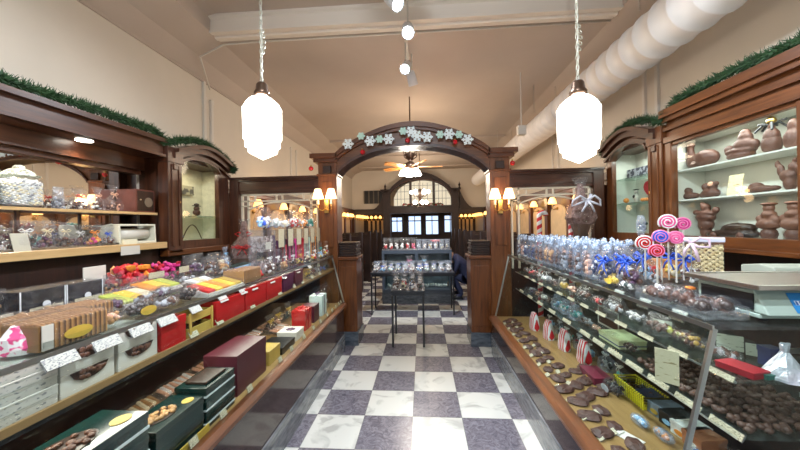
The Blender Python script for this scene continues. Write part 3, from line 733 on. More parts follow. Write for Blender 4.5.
# left: open mirrored back bar
F, b = side(-1); y0, y1 = .2, 3.01
t = thing('back_bar', 'open wooden back bar with mirror, canopy and two shelves along the left wall', 'back bar', (0,0,0))
q = MB(); b(q, .0, .03, y0, y1, 2.30, 2.46); b(q, .03, .36, y0, y1, 2.30, 2.33); b(q, -.03, .03, y0, y1, 2.30, 2.325); b(q, -.05, .06, y0, y1, 2.44, 2.48); q.build('canopy', WDY, t)
q = MB(); b(q, .20, .27, y0, y1, 2.17, 2.30); b(q, .24, .29, y0, y1, 2.13, 2.17); q.build('header_rail', WDY, t)
q = MB(); b(q, .29, .31, y0, y1, 1.45, 2.30); q.build('mirror', MIRROR, t)
q = MB(); b(q, .31, .36, y0, y1, 0, 2.44); q.build('back_board', WBK, t)
q = MB(); b(q, .08, .288, y0, y1, 1.722, 1.74); q.build('upper_shelf', WDY, t); q = MB(); b(q, .07, .08, y0, y1, 1.72, 1.742); q.build('shelf_edge', SHELF, t)
q = MB(); b(q, -.03, .288, y0, y1, 1.39, 1.45); q.build('counter_shelf', SHELF, t, bevel=.004)
q = MB(); b(q, .06, .30, y0, y1, 0, 1.39); q.build('base_cupboard', WBK, t)
for y in (.55, 1.25, 1.95, 2.6): q = MB(); b(q, .13, .15, y-.008, y+.008, 1.45, 1.722); q.build('shelf_support', WDZ, t)
for y in (1.2, 1.78, 2.36):
    u = MB().lathe([(.0,-.006),(.052,-.006),(.055,-.001)], (-2.69, y, 2.30), 20).build('downlight', mat('lit_downlight', (1,1,1), .4, emit=(1.,.93,.8), estr=14), t)
    o = light('downlight_beam', 'SPOT', (-2.69, y, 2.28), 14, (1.,.85,.62), .05, spot=2.2, blend=.6)

# right: glazed display case of chocolate figures
F, b = side(1); y0, y1 = .2, 3.14
t = thing('display_cabinet', 'glazed wooden display cabinet with two white shelves along the right wall', 'cabinet', (0,0,0))
q = MB(); b(q, .0, .06, y0, y1, 2.32, 2.55); b(q, -.03, .0, y0, y1, 2.30, 2.35); b(q, -.03, 0, y0, y1, 2.41, 2.44); b(q, -.07, .1, y0, y1, 2.53, 2.60); b(q, -.045,.0, y0, y1, 2.49, 2.53); q.build('cornice', WGY, t)
q = MB(); b(q, -.01, .05, y0, y1, 1.36, 1.445); b(q, -.045, .05, y0, y1, 1.335, 1.365); b(q, .0, .05, y0, y1, 2.27, 2.32); q.build('frame_rails', WGY, t, bevel=.004)
for y in (3.115, 2.06, 1.0): q = MB(); b(q, -.012, .05, y-.04, y+.04, 1.44, 2.30); q.build('stile', WGZ, t, bevel=.006)
q = MB(); b(q, .02, .026, y0, y1, 1.44, 2.28); q.build('glass_pane', GLASS, t)
q = MB(); b(q, .32, .345, y0, y1, 1.36, 2.32); b(q, .05, .32, y0, y1, 2.30, 2.32); b(q, .05, .32, y1-.02, y1, 1.36, 2.30); q.build('lining', INT, t)
q = MB(); b(q, .05, .32, y0, y1-.02, 1.38, 1.42); q.build('cabinet_floor', TRIMW, t)
for z in (1.765, 2.035): q = MB(); b(q, .06, .32, y0, y1-.02, z-.012, z); q.build('display_shelf', mat('pale_shelf', (.72,.74,.68), .4), t)
q = MB(); b(q, .12, .344, y0, y1, 0, 1.335); q.build('base_cupboard', WBK, t)
light('display_fill', 'AREA', (2.42, 2.0, 2.28), 7, (.97,1,.95), (.08, 2.1)); light('display_fill', 'AREA', (2.42, 2.2, 1.74), 1.6, (1,.95,.85), (.06, 1.6)); light('display_fill', 'AREA', (2.42, 2.2, 2.015), 1.3, (1,.95,.85), (.06, 1.6))  # hidden area lights added to brighten the shelves, no fixture

# garlands
def garland(path, label, r=.062):
    core = MB().tube(path, .022, 6); P_ = [Vector(p) for p in path]; rnd = random.Random(3)
    for i in range(len(P_)-1):
        seg = P_[i+1]-P_[i]; n = int(seg.length*2000)
        for k in range(n):
            c0 = P_[i]+seg*rnd.random(); d = Vector((rnd.gauss(0,1), rnd.gauss(0,1), rnd.gauss(0,1))).normalized()
            d = (d+seg.normalized()*.5).normalized(); l = rnd.uniform(.6, 1.35)*r; s_ = d.orthogonal().normalized()*.007
            e = c0+d*l; u = d.cross(s_)
            core.add([c0+s_, c0-s_*.5+u*.8, c0-s_*.5-u*.8, e], [(0,1,3),(1,2,3),(2,0,3)])
    o = core.build('garland', mat('fir_needles', (.010,.034,.011), .6, col2=(.035,.095,.030), nscale=18)); return tag(o, label, 'garland')
def crown_path(s, zt, off):
    F = {-1: -2.58, 1: 2.3}[s]; pts = []; y_a, y_b = (3.02, 4.06) if s < 0 else (3.14, 4.09)
    for i in range(15):
        y = y_a+(y_b-y_a)*i/14; pts.append((F-s*.03, y, zt-.02+.13*math.cos((y-(y_a+y_b)/2)/(y_b-y_a)*PI)+off))
    return pts
jag = random.Random(5)
garland([(-2.58, .3+i*.26, 2.53+jag.uniform(-.008,.012)) for i in range(11)]+crown_path(-1, 2.36, .11)+[(-2.52,4.10,2.40),(-2.47,4.03,2.33)], 'green fir garland along the top of the left back bar and corner cabinet')
garland([(2.28, .3+i*.27, 2.65+jag.uniform(-.008,.012)) for i in range(11)]+crown_path(1, 2.42, .11)+[(2.26,4.12,2.42)], 'green fir garland along the top of the right display and corner cabinet')

# ------------------------------------------------------------------ glass counters
def counter(s, label):
    """s=-1 left, 1 right. Profile: kick, mirror-dark panel, wooden rail, sloped glass, shelves, glass top"""
    t = thing('glass_counter', label, 'counter', (0,0,0))
    if s < 0: xk, zr, xt, zt, xb, ya, yb = 1.0, .60, 1.145, 1.205, 1.98, .25, 3.97
    else:     xk, zr, xt, zt, xb, ya, yb = .815, .455, 1.03, 1.20, 1.90, 1.2, 3.90
    def b(q, a0, a1, y0, y1, z0, z1): q.box(min(s*a0,s*a1), max(s*a0,s*a1), y0, y1, z0, z1); return q
    kick = .205
    b(MB(), xk, xb-.1, ya, yb, 0, kick).build('marble_kick', MARBG, t)
    b(MB(), xk+.012, xb-.1, ya, yb, kick, zr-.05).build('base_panel', PANEL, t)
    q = MB(); q.prism([(s*(xk-.012), zr-.05), (s*(xk-.03), zr-.03), (s*(xk-.03), zr-.01), (s*(xk-.005), zr+.012), (s*(xk+.03+.03*(s > 0)), zr+.012), (s*(xk+.03+.03*(s > 0)), zr-.05)], 'Y', ya-.0, yb+.0); q.build('bottom_rail', WGY, t)
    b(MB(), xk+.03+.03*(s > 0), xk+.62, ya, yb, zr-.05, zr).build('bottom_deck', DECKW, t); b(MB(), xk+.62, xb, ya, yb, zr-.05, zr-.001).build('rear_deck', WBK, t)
    # sloped front glass and its edge posts
    x0, z0, x1, z1 = xk+(.004 if s < 0 else .05), zr+.012, xt, zt-.012
    q = MB(); q.prism([(s*x0, z0), (s*(x0+.006), z0), (s*(x1+.006), z1), (s*x1, z1)], 'Y', ya, yb); q.build('front_glass', GLASS, t)
    for y in (ya, yb-.012):
        q = MB(); q.prism([(s*(x0-.004), z0), (s*(x0+.012), z0), (s*(x1+.012), z1), (s*(x1-.004), z1)], 'Y', y, y+.012); q.build('edge_post', ALU, t)
    for y in (ya+.003, yb-.009):
        q = MB(); q.prism([(s*(x0+.012), z0), (s*(xb-.02), z0), (s*(xb-.02), z1), (s*(x1+.012), z1)], 'Y', y, y+.006); q.build('end_glass', GLASS, t)
    b(MB(), xt, xb, ya, yb, zt-.012, zt).build('glass_top', GLASSG if 0 else glassy('counter_top_glass', (.90,.93,.92), base=.03, body=(.5,.54,.54)), t)
    b(MB(), xt-.006, xt, ya, yb, zt-.016, zt+.002).build('top_edge_trim', ALU, t)
    b(MB(), xt+.001, xt+.005, ya, yb, zt+.0005, zt+.035).build('glass_lip', GLASS, t)
    b(MB(), xb-.02, xb, ya, yb, zr, zt-.012).build('back_panel', WBK, t)
    def fx(z): return x0+(x1-x0)*(z-z0)/(z1-z0)+.014
    if s < 0:
        z = 1.045; f = fx(z)
        b(MB(), f+.012, xb-.05, ya+.01, yb-.01, z-.018, z).build('middle_shelf', DECKW, t)
        b(MB(), f, f+.012, ya+.01, yb-.01, z-.02, z+.004).build('shelf_edge', mat('brown_shelf_edge',(.26,.15,.06),.45), t)
        b(MB(), f+.02, f+.3, ya+.02, yb-.02, z-.045, z-.018).build('shelf_bracket', BLACK, t)
    else:
        for z, bk in ((1.0, .45), (.80, .60)):
            f = 1.11; b(MB(), f, f+bk, ya+.01, yb-.01, z-.008, z).build('glass_shelf', glassy('shelf_glass', (.86,.90,.88), base=.03, body=(.45,.55,.5)), t)
            b(MB(), f-.002, f, ya+.01, yb-.01, z-.008, z).build('shelf_edge', ALU, t)
            for y in (ya+.35, ya+1.2, ya+2.1): b(MB(), f+bk-.02, xb-.02, y-.006, y+.006, z-.03, z-.008).build('shelf_bracket', ALU, t)
    return fx
fxl = counter(-1, 'long sloped glass counter full of boxed sweets along the left side of the aisle')
fxr = counter(1, 'long sloped glass counter of chocolates along the right side of the aisle')
light('counter_fill', 'AREA', (-1.25, 2.1, .985), 9, (1,.93,.8), (.05, 3.4)); light('counter_fill', 'AREA', (1.15, 2.55, 1.18), 3.2, (1,.97,.9), (.05, 2.6))  # hidden area lights added to brighten the counter goods, no fixture
# ------------------------------------------------------------------ goods
def tie_bow(t, z, col, r=.03, y=0, name='ribbon'):
    q = MB(); q.tube([(r*.5*math.cos(a*PI/4), y+r*.5*math.sin(a*PI/4), z) for a in range(8)], .004, 4, closed=True)
    for s_ in (-1, 1):
        q.tube([(0,y-r*.5,z), (s_*r*.8,y-r*.7,z+r*.6), (s_*r*1.5,y-r*.7,z+r*.25), (s_*r*.9,y-r*.7,z-r*.2), (0,y-r*.5,z)], r*.13, 4)
        q.tube([(0,y-r*.5,z), (s_*r*.5,y-r*.8,z-r*.8), (s_*r*.9,y-r*.75,z-r*1.5)], r*.1, 4)
    q.blob((0,y-r*.6,z), r*.22, 0)
    return q.build(name, col, t, smooth=True)
def candies(t, w, d, h, m, n=16, r=.014, z0=.006, seed=1, flat=1., name='candies', jit=.14):
    rnd = random.Random(seed); q = MB(); ms = m if isinstance(m, (list,tuple)) else [m]
    for i in range(n):
        q.cur = rnd.randrange(len(ms)); rr = r*rnd.uniform(.75,1.2)
        q.blob((rnd.uniform(-w/2+rr, w/2-rr), rnd.uniform(-d/2+rr, d/2-rr), z0+rr*flat+(h-2*rr)*((i+.5)/n)*rnd.uniform(.8,1.)), (rr, rr*rnd.uniform(.7,1), rr*flat), jit, rnd, rot=rnd.uniform(0,3))
    return q.build(name, ms, t, smooth=jit < .2, kind='stuff')
def twist_bag(w=.10, d=.08, h=.2, fill='choc', tie='red', seed=1, flare=.75, film=None, n=18, r=.015, bow=.2):
    """gathered cellophane bag with a bow at its neck"""
    rnd = random.Random(seed); t = thing('gift_bag', 'x', 'bag')
    L_ = [(0,.42,.42),(.03,.5,.5),(.25,.52,.5),(.42,.46,.44),(.54,.28,.28),(.62,.11,.11),(.67,.10,.10),(.78,.26*flare,.20*flare),(.9,.46*flare,.24*flare),(1,.62*flare,.18*flare)]
    MB().loft([(z*h, a*w, b*d) for z, a, b in L_], 14, .09, rnd).build('wrapper', film or CELLO, t)
    ms = [cm(f) for f in (fill if isinstance(fill, (tuple,list)) else (fill,))]
    candies(t, w*.82, d*.8, h*.46, ms, n, r, seed=seed)
    tie_bow(t, h*.645, cm(tie), w*bow)
    return t
def stand_bag(w=.09, d=.06, h=.22, fill='choc', seed=1, film=None, head=None, n=20, r=.014, lab=None):
    """flat-topped clear bag standing upright"""
    rnd = random.Random(seed); t = thing('candy_bag', 'x', 'bag')
    L_ = [(0,.44,.46),(.03,.5,.5),(.3,.51,.50),(.55,.50,.40),(.72,.48,.26),(.86,.50,.14),(1,.52,.05)]
    MB().loft([(z*h, a*w, b*d) for z, a, b in L_], 14, .05, rnd).build('wrapper', film or CELLO, t)
    ms = [cm(f) for f in (fill if isinstance(fill, (tuple,list)) else (fill,))]
    candies(t, w*.84, d*.8, h*.58, ms, n, r, seed=seed)
    if head: 
        q = MB(); 
        for k in range(6): q.blob((rnd.uniform(-.35,.35)*w, rnd.uniform(-.1,.1)*d, h*(.82+.16*rnd.random())), (w*.22, d*.2, h*.09), .3, rnd)
        q.build('crimped_top', head, t)
    if lab:
        q = MB().lathe([(w*.28,0),(w*.28,.002)], (0,-d*.52,h*.3), 12, ax='Y'); q.build('round_label', cm(lab), t)
    return t
def pouch(w=.14, d=.07, h=.08, fill='dark', seed=1, lab='gold', film=None, n=26, r=.013):
    """pillow pack lying on its side with an oval seal"""
    rnd = random.Random(seed); t = thing('pillow_pack', 'x', 'pack')
    q = MB(); vs = []; fs = []; K = 8; n_ = 12
    for i in range(K+1):
        u = -1+2*i/K; s_ = (1-abs(u)**3)*.96+.04; wob = rnd.uniform(-.06,.06)
        for j in range(n_):
            a = 2*PI*j/n_; vs.append((u*w/2*(1+rnd.uniform(-.02,.02)), math.cos(a)*d/2*s_*(1+wob), h/2+math.sin(a)*h/2*(s_*(1+wob*.5))))
    for i in range(K):
        for j in range(n_): fs.append((i*n_+j, (i+1)*n_+j, (i+1)*n_+(j+1)%n_, i*n_+(j+1)%n_))
    q.add(vs, fs); q.build('wrapper', film or CELLO, t)
    ms = [cm(f) for f in (fill if isinstance(fill, (tuple,list)) else (fill,))]
    candies(t, w*.84, d*.62, h*.8, ms, n, r, z0=.008, seed=seed)
    if lab: MB().lathe([(h*.3,0),(h*.3,.003)], (0,-d*.52,h*.5), 14, ax='Y').build('oval_label', cm(lab), t).scale = (1.6, 1, .8)
    return t
def carton(w, d, h, m, band=None, lid=None, label='x', cat='box', name='candy_box', window=None, oval=None, ridge=True, bow=None):
    """printed box with a lid; window = crescent cut in the front face showing chocolates"""
    t = thing(name, label, cat)
    MB().box(-w/2, w/2, -d/2, d/2, 0, h*.72 if ridge else h).build('box_body', m, t, bevel=.0015)
    if ridge: MB().box(-w/2-.002, w/2+.002, -d/2-.002, d/2+.002, h*.72, h).build('lid', lid or m, t, bevel=.0015)
    if band:
        q = MB(); zz = h*.3; q.box(-w/2-.003, w/2+.003, -d/2-.003, d/2+.003, zz, zz+h*.11); q.build('silver_band', band, t)
    if window == 'front':
        A = []; B = []
        for i in range(11):
            u = -1+2*i/10; A.append((w*.36*u, h*.97)); B.append((w*.36*u, h*.97-h*.50*math.sqrt(max(0, 1-u*u))))
        MB().strip(A, B, 'Y', -d/2-.004, -d/2-.0025).build('window', DARKC, t)
        q = MB(); rnd = random.Random(4)
        for i in range(14):
            u = rnd.uniform(-.8,.8); q.blob((w*.34*u, -d/2-.003, h*.93-h*.36*math.sqrt(1-u*u)*rnd.random()), (.012,.004,.010), .15, rnd)
        q.build('chocolates', CHOC, t, smooth=True, kind='stuff')
    if window in ('top', 'nuts'):
        MB().lathe([(.5,0),(.5,.002)], (0,0,0), 24).build('window', DARKC, t, loc=(-w*.10,0,h+.0005)).scale = (w*.58, d*.62, 1)
        q = MB(); rnd = random.Random(9)
        for i in range(26):
            a = rnd.uniform(0, 2*PI); rr = math.sqrt(rnd.random())*.42
            q.blob((-w*.10+rr*math.cos(a)*w*.56, rr*math.sin(a)*d*.6, h+.006), (.013,.013,.007), .15, rnd)
        q.build('chocolates' if window == 'top' else 'nuts', [CHOC] if window == 'top' else [NUT], t, smooth=True, kind='stuff')
        MB().lathe([(.5,0),(.5,.002)], (0,0,0), 18).build('oval_label', cm('gold'), t, loc=(w*.34,-d*.22,h+.0005)).scale = (w*.2, d*.3, 1)
    if oval: MB().lathe([(h*.22,0),(h*.22,.003)], (0,-d/2-.0035,h*.42), 14, ax='Y').build('oval_label', cm(oval), t).scale = (1.7,1,.8)
    if bow:
        q = MB().box(-w/2-.003, w/2+.003, -.008, .008, h, h+.002).box(-.008, .008, -d/2-.003, d/2+.003, h, h+.002).box(-.008,.008,-d/2-.004,-d/2-.0025,0,h); q.build('ribbon', cm(bow), t)
        tie_bow(t, h+.012, cm(bow), .03, y=.02, name='bow')
    return t
def tag_card(w=.06, h=.038, tilt=-.35, m=None, name='price_tag'):
    t = thing(name, 'x', 'price tag'); c_, s_ = math.cos(tilt), math.sin(tilt)
    o = MB().box(-w/2, w/2, -.0015, .0015, 0, h).build('card', m or TAGM, t, loc=(0,0,.002)); o.rotation_euler.x = tilt
    o = MB().box(-w/2-.003, w/2+.003, .0018, .003, -.003, h+.003).build('holder', ACRY, t, loc=(0,0,.002)); o.rotation_euler.x = tilt
    return t
L_, R_ = PI/2, -PI/2         # goods turned to face the aisle from the left / right counter
ZT, ZB = 1.205, 1.2
# ================================================================== LEFT COUNTER TOP
def PY(x, X): return abs(X)*FPX/(422-x)*1.0 if X < 0 else X*FPX/(x-422)
# front row along the glass edge
t = thing('paper_bag', 'white paper bag with pink script at the near end of the left counter', 'bag', (-1.245, .90, ZT), L_+.3)
MB().loft([(0,.04,.035),(.02,.045,.04),(.05,.045,.035),(.07,.035,.025),(.085,.03,.012)], 12, .06).build('paper', PINKS, t)
WAF = striped('wafer_stripes', (.42,.22,.075), (.10,.042,.016), 62, 'x', soft=.5)
WAFT = mat('wafer_tops', (.46,.26,.11), .6, col2=(.24,.10,.04), nscale=60)
def wafer_pack(w, d, h, label, loc, rz, lab=True, white=False, n=3):
    t = thing('wafer_pack', label, 'biscuit pack', loc, rz)
    MB().box(-w/2, w/2, -d/2, d/2, .003, h).build('wafers', WAF, t, bevel=.004)
    q = MB(); rnd = random.Random(int(w*1000))
    for i in range(int(w/.012)):
        for j in range(int(d/.03)): q.blob((-w/2+.006+i*.012, -d/2+.015+j*.03, h), (.006,.015,.007), .2, rnd)
    q.build('wafer_tops', WAFT, t, smooth=True, kind='stuff')
    MB().loft([(0,w/2+.004,d/2+.004),(h*.5,w/2+.006,d/2+.006),(h+.008,w/2+.004,d/2+.004)], 24, .01, power=.25).build('wrapper', CELLO, t)
    if lab:
        MB().lathe([(.026,0),(.026,.003)], (.0,-d/2-.009,h*.58), 16, ax='Y').build('oval_label', cm('gold'), t).scale = (1.7,1,.75)
    if white: MB().box(-w/2, -w/2+.03, -d/2-.010, -d/2-.007, h*.1, h).build('white_band', WHITE, t)
    return t
wafer_pack(.21, .13, .085, 'large pack of ribbed brown wafers with gold oval label, near end of left counter', (-1.225, .985, ZT), L_, True, True)
wafer_pack(.16, .11, .08, 'ribbed brown wafer pack behind the one with the gold label', (-1.375, .99, ZT), L_, False, True)
wafer_pack(.17, .13, .075, 'pale wrapped wafer pack next along from the gold labelled pack', (-1.375, 1.17, ZT), L_, False)
def putp(t, x, y, z, rz, label, group=None, back=0.):
    X, Y = px(x, y, z); t.location = (X, Y, z); t.rotation_euler.z = rz; t['label'] = label
    if group: t['group'] = group
    return t
FR = -1.205
def fr(t, Y, label, X=FR, rz=L_, z=ZT):
    t.location = (X, Y, z); t.rotation_euler.z = rz; t['label'] = label; return t
fr(pouch(.15,.09,.075,('peach','nut'),3,None,n=30), 1.115, 'pillow pack of pink-brown sweets on the left counter edge')
fr(pouch(.15,.09,.08,'dark',4,'gold',n=34), 1.265, 'dark pillow pack with a gold oval label on the left counter edge')
fr(pouch(.14,.09,.06,('choc','grey'),5,None,n=20), 1.41, 'half-empty clear pack just past the gold labelled dark pack')
fr(pouch(.13,.10,.085,'dark',6,None,n=40,r=.011), 1.55, 'clear pack of dark crumbly chocolate beside the fruit slices')
def fruit_tray(fills, label, X, Y, w=.2, d=.11, tilt=.25):
    t = thing('fruit_slice_pack', label, 'fruit sweets', (X, Y, ZT), L_)
    q = MB(); q.prism([(-d/2,0),(d/2,0),(d/2,.05),(-d/2,.018)], 'X', -w/2, w/2); q.build('tray', WHITE, t)
    k = len(fills)
    for i, f in enumerate(fills):
        x0 = -w/2+.008+i*(w-.016)/k; x1 = x0+(w-.016)/k-.004
        q = MB(); q.prism([(-d/2+.008,.019),(d/2-.008,.05),(d/2-.008,.064),(-d/2+.008,.033)], 'X', x0, x1); q.build('slices', cm(f), t, bevel=.004)
    q = MB(); q.prism([(-d/2-.004,.0),(d/2+.004,.0),(d/2+.004,.072),(-d/2-.004,.040)], 'X', -w/2-.004, w/2+.004); q.build('wrapper', CELLO, t)
fruit_tray(('red','yellow','orange','yellow','gold'), 'clear pack of red and yellow fruit slices on the left counter edge', -1.22, 1.80, .34, .14)
fruit_tray(('white','cream','white'), 'pack of white slices beside the fruit slices', -1.38, 1.9, .2, .12)
fruit_tray(('lime','yellow','cream'), 'long pack of green and yellow sticks in the second row, nearer', -1.47, 1.50, .22, .15)
fruit_tray(('orange','yellow','lime'), 'long pack of orange and green sticks in the second row, farther', -1.60, 1.80, .24, .14)
wafer_pack(.22, .14, .09, 'square brown wafer slab pack near the red bow', (-1.235, 2.10, ZT), L_, False)
b_ = MB(); rnd = random.Random(2)
for i in range(9): b_.tube([(0,0,.03), (.03*math.cos(i*.7),.03*math.sin(i*.7),.05+.01*(i%3)), (.045*math.cos(i*.7+.3),.045*math.sin(i*.7+.3),.03), (0,0,.02)], .009, 5)
b_ = b_.build('gift_bow', cm('red'), None, smooth=True); tag(b_, 'shiny red bow lying between the wafer slab and the twisted bags', 'bow'); b_.location = (-1.24, 2.29, ZT-.012)
b2 = b_.copy(); C.objects.link(b2); b2.location = (-1.42, 2.27, ZT-.012); b2['label'] = 'shiny red bow in the second row behind the wafer slab'
for i, (X, Y, f, tie, w, h) in enumerate(((-1.21,2.42,('choc','white'),'silver',.11,.20),(-1.205,2.55,('choc','dark'),'white',.10,.19),(-1.205,2.69,'nut','white',.10,.17),(-1.205,2.86,('dark','choc'),'silver',.10,.16),
     (-1.205,3.04,('dark','gold'),'gold',.10,.15),(-1.205,3.24,('choc','cream'),'white',.10,.16),(-1.205,3.45,('yellow','white','red'),'white',.11,.16),(-1.205,3.66,('white','sky','yellow'),'teal',.11,.18),(-1.205,3.88,('white','yellow','red'),'white',.12,.19))):
    fr(twist_bag(w, .09, h, f, tie, 20+i), Y, 'gathered clear bag on the left counter edge, %s of nine past the red bow' % ORD[i], X)
# second row
for i, (x, f) in enumerate(((1.33,('purple','choc')),(1.46,('choc','grey')),(1.60,('purple','dark')),(1.74,('choc','dark')),(1.62,('dark','grey')))):
    fr(pouch(.14,.10,.07,f,30+i,None,n=26), x, 'wrapped pack of dark truffles, left counter second row, %s from the near end' % ORD[i], -1.36 if i%2 else -1.40, L_+.1*i)
for i, (X, Y, f) in enumerate(((-1.56,1.09,('nut','peach')),(-1.57,1.26,('nut','choc')),(-1.62,1.62,('choc','purple')),(-1.70,1.98,('dark','choc')))):
    fr(pouch(.15,.10,.07,f,38+i,None,n=30), Y, 'wrapped brown sweets pack before the black boxes and bins, %s of four' % ORD[i], X)
# third row: black and silver boxes
BLK = mat('black_glossy_box', (.014,.014,.02), .2, coat=.3)
def black_box(Y, label, X=-1.80):
    t = thing('candy_box', label, 'box', (X, Y, ZT), L_)
    MB().box(-.085, .085, -.05, .05, 0, .05).build('lower_tray', BLK, t, bevel=.003)
    MB().box(-.088, .088, -.053, .053, .051, .11).build('upper_tray', BLK, t, bevel=.003)
    MB().box(-.088, -.083, -.055, -.053, .0, .11).box(.084, .088, -.055, -.053, .0, .11).build('silver_corner', cm('silver'), t)
    MB().loft([(.001,.092,.058),(.06,.094,.060),(.116,.091,.056)], 20, .02, power=.25).build('wrapper', CELLO, t); q = MB(); q.box(-.06,.07,-.064,-.062,.006,.034); q.build('printed_label', TAGM, t)
    MB().lathe([(.016,0),(.016,.002)], (.01,-.056,.04), 12, ax='Y').build('round_seal', cm('silver'), t)
for i, Y in enumerate((1.33, 1.51)):
    black_box(Y, 'black box with silver corners and cream label, %s from the near end' % ORD[i], -1.78)
fr(stand_bag(.16,.09,.13,('nut','orange'),44,n=34), 1.17, 'brown nut cluster bag at the near end behind the wafers', -1.80)
fr(stand_bag(.10,.05,.13,('dark','nut'),45,n=36,r=.011), 1.645, 'dark nut-studded bark in a clear bag, next to the black boxes', -1.72)
t = tag_card(.085,.032,-.2,TAGM); t.location = (-1.71, 1.17, ZT); t.rotation_euler.z = L_; t['label'] = 'cream tag in front of the near brown nut bag'
def heap_basket(X, Y, fills, label, w=.2, d=.16, h=.13, n=46, r=.02, tagc=True):
    t = thing('candy_basket', label, 'basket', (X, Y, ZT), L_)
    q = MB(); q.strip([(-w/2,-d/2),(w/2,-d/2),(w/2,d/2),(-w/2,d/2),(-w/2,-d/2)], [(-w/2+.004,-d/2+.004),(w/2-.004,-d/2+.004),(w/2-.004,d/2-.004),(-w/2+.004,d/2-.004),(-w/2+.004,-d/2+.004)], 'Z', 0, h*.5); q.build('bin', ACRY, t)
    candies(t, w*.95, d*.95, h, [cm(f) for f in fills], n, r, seed=int(Y*100), name='wrapped_candies', jit=.38)
    return t
heap_basket(-1.83, 1.86, ('red','red','orange','crimson'), 'bin heaped with shiny red wrapped candies', .26, .17, .17, 80, .022)
MB_ = thing('price_card', 'cream card standing before the red wrapped candies', 'card', (-1.71, 1.93, ZT+.06), L_); MB().box(-.06,.06,0,.003,0,.038).build('card', TAGM, MB_)
MB().box(-.004,.004,.003,.008,-.06,.03).build('prop', ACRY, MB_)
heap_basket(-1.84, 2.13, ('magenta','magenta','crimson'), 'bin of magenta wrapped candies', .2, .16, .15, 60, .020)
MB_ = thing('price_card', 'cream card standing before the magenta candies', 'card', (-1.72, 2.18, ZT+.06), L_); MB().box(-.045,.045,0,.003,0,.042).build('card', TAGM, MB_)
MB().box(-.004,.004,.003,.008,-.06,.03).build('prop', ACRY, MB_)
for i, (X, Y, h, f) in enumerate(((-1.80,2.33,.17,('choc','purple')),(-1.86,2.50,.17,('purple','grey')),(-1.72,2.45,.15,('choc','grey')),(-1.84,2.66,.16,('choc','dark')),(-1.70,2.60,.13,('choc','nut')),(-1.88,2.82,.15,('nut','cream')))):
    fr(stand_bag(.13,.10,h,f,50+i,n=26,r=.018), Y, 'clear bag of purple-brown chocolates behind the fruit sticks, %s from the magenta bin' % ORD[i], X)
for i, (X, Y) in enumerate(((-1.65,2.34),(-1.64,2.53))):
    t = tag_card(.07,.045,-.1,TAGM); t.location = (X, Y, ZT+.0); t.rotation_euler.z = L_; t['label'] = 'cream tag among the purple-brown bags, %s of two' % ('nearer','farther')[i]
for i, (X, Y, f) in enumerate(((-1.60,2.06,('choc','grey')),(-1.58,2.26,('choc','dark')),(-1.55,2.42,('grey','choc')))):
    fr(pouch(.17,.12,.06,f,60+i,None,n=30), Y, 'flat clear pack in the third row of the left counter, %s from the near end' % ORD[i], X)
# dark tray, blue box
t = thing('candy_tray', 'dark oval-lidded tray in clear wrap near the tall gift bag', 'tray', (-1.66, 2.80, ZT), L_+.1)
MB().box(-.16,.16,-.08,.08,0,.03).build('tray', cm('black'), t, bevel=.006); MB().box(-.15,.15,-.07,.07,.03,.042).build('lid', glassy('smoky_lid',(.6,.7,.68),base=.3,body=(.12,.2,.18)), t, bevel=.004)
t = thing('candy_box', 'flat blue and white box lying before the tall gift bag', 'box', (-1.49, 2.68, ZT), L_+.1)
MB().box(-.17,.17,-.07,.07,0,.045).build('box_body', cm('blue'), t, bevel=.002); MB().box(-.172,-.04,-.072,-.0715,.01,.038).build('white_patch', WHITE, t); MB().box(-.17,.17,-.07,.07,.0455,.047).build('box_top', cm('sky'), t)
# tall gusset gift bag
t = twist_bag(.27,.19,.46,('choc','nut','grey'),'red',77,.35,n=40,r=.03); t.name = 'tall_gift_bag'; t.location = (-1.86, 3.2, ZT); t.rotation_euler.z = .35; t['label'] = 'tall pointed cellophane gift bag with red ribbon on the left counter'
t.children[0].data.transform(Matrix.Identity(4))
MB().loft([(.06,.105,.085),(.12,.115,.09),(.20,.10,.08),(.27,.06,.05),(.36,.035,.03),(.44,.02,.015)], 14, .08).build('packed_sweets', mat('mixed_brown_sweets', (.09,.03,.02), .4, col2=(.32,.20,.17), nscale=38), t)
q = MB().loft([(0,.10,.08),(.06,.115,.09)], 14); q.build('basket', mat('brown_wicker', (.10,.04,.02), .6, bump=.5, bscale=90), t)
q = MB()
q.loft([(.165,.118,.090),(.185,.116,.088)], 18)
q.build('ribbon_band', cm('red'), t); tie_bow(t, .17, cm('red'), .05, y=-.09, name='front_bow')
fr(twist_bag(.09,.08,.19,('white','sky'),'sky',79,film=CELLOW), 2.98, 'small blue-white frosted bag before the corner cabinet', -1.93)
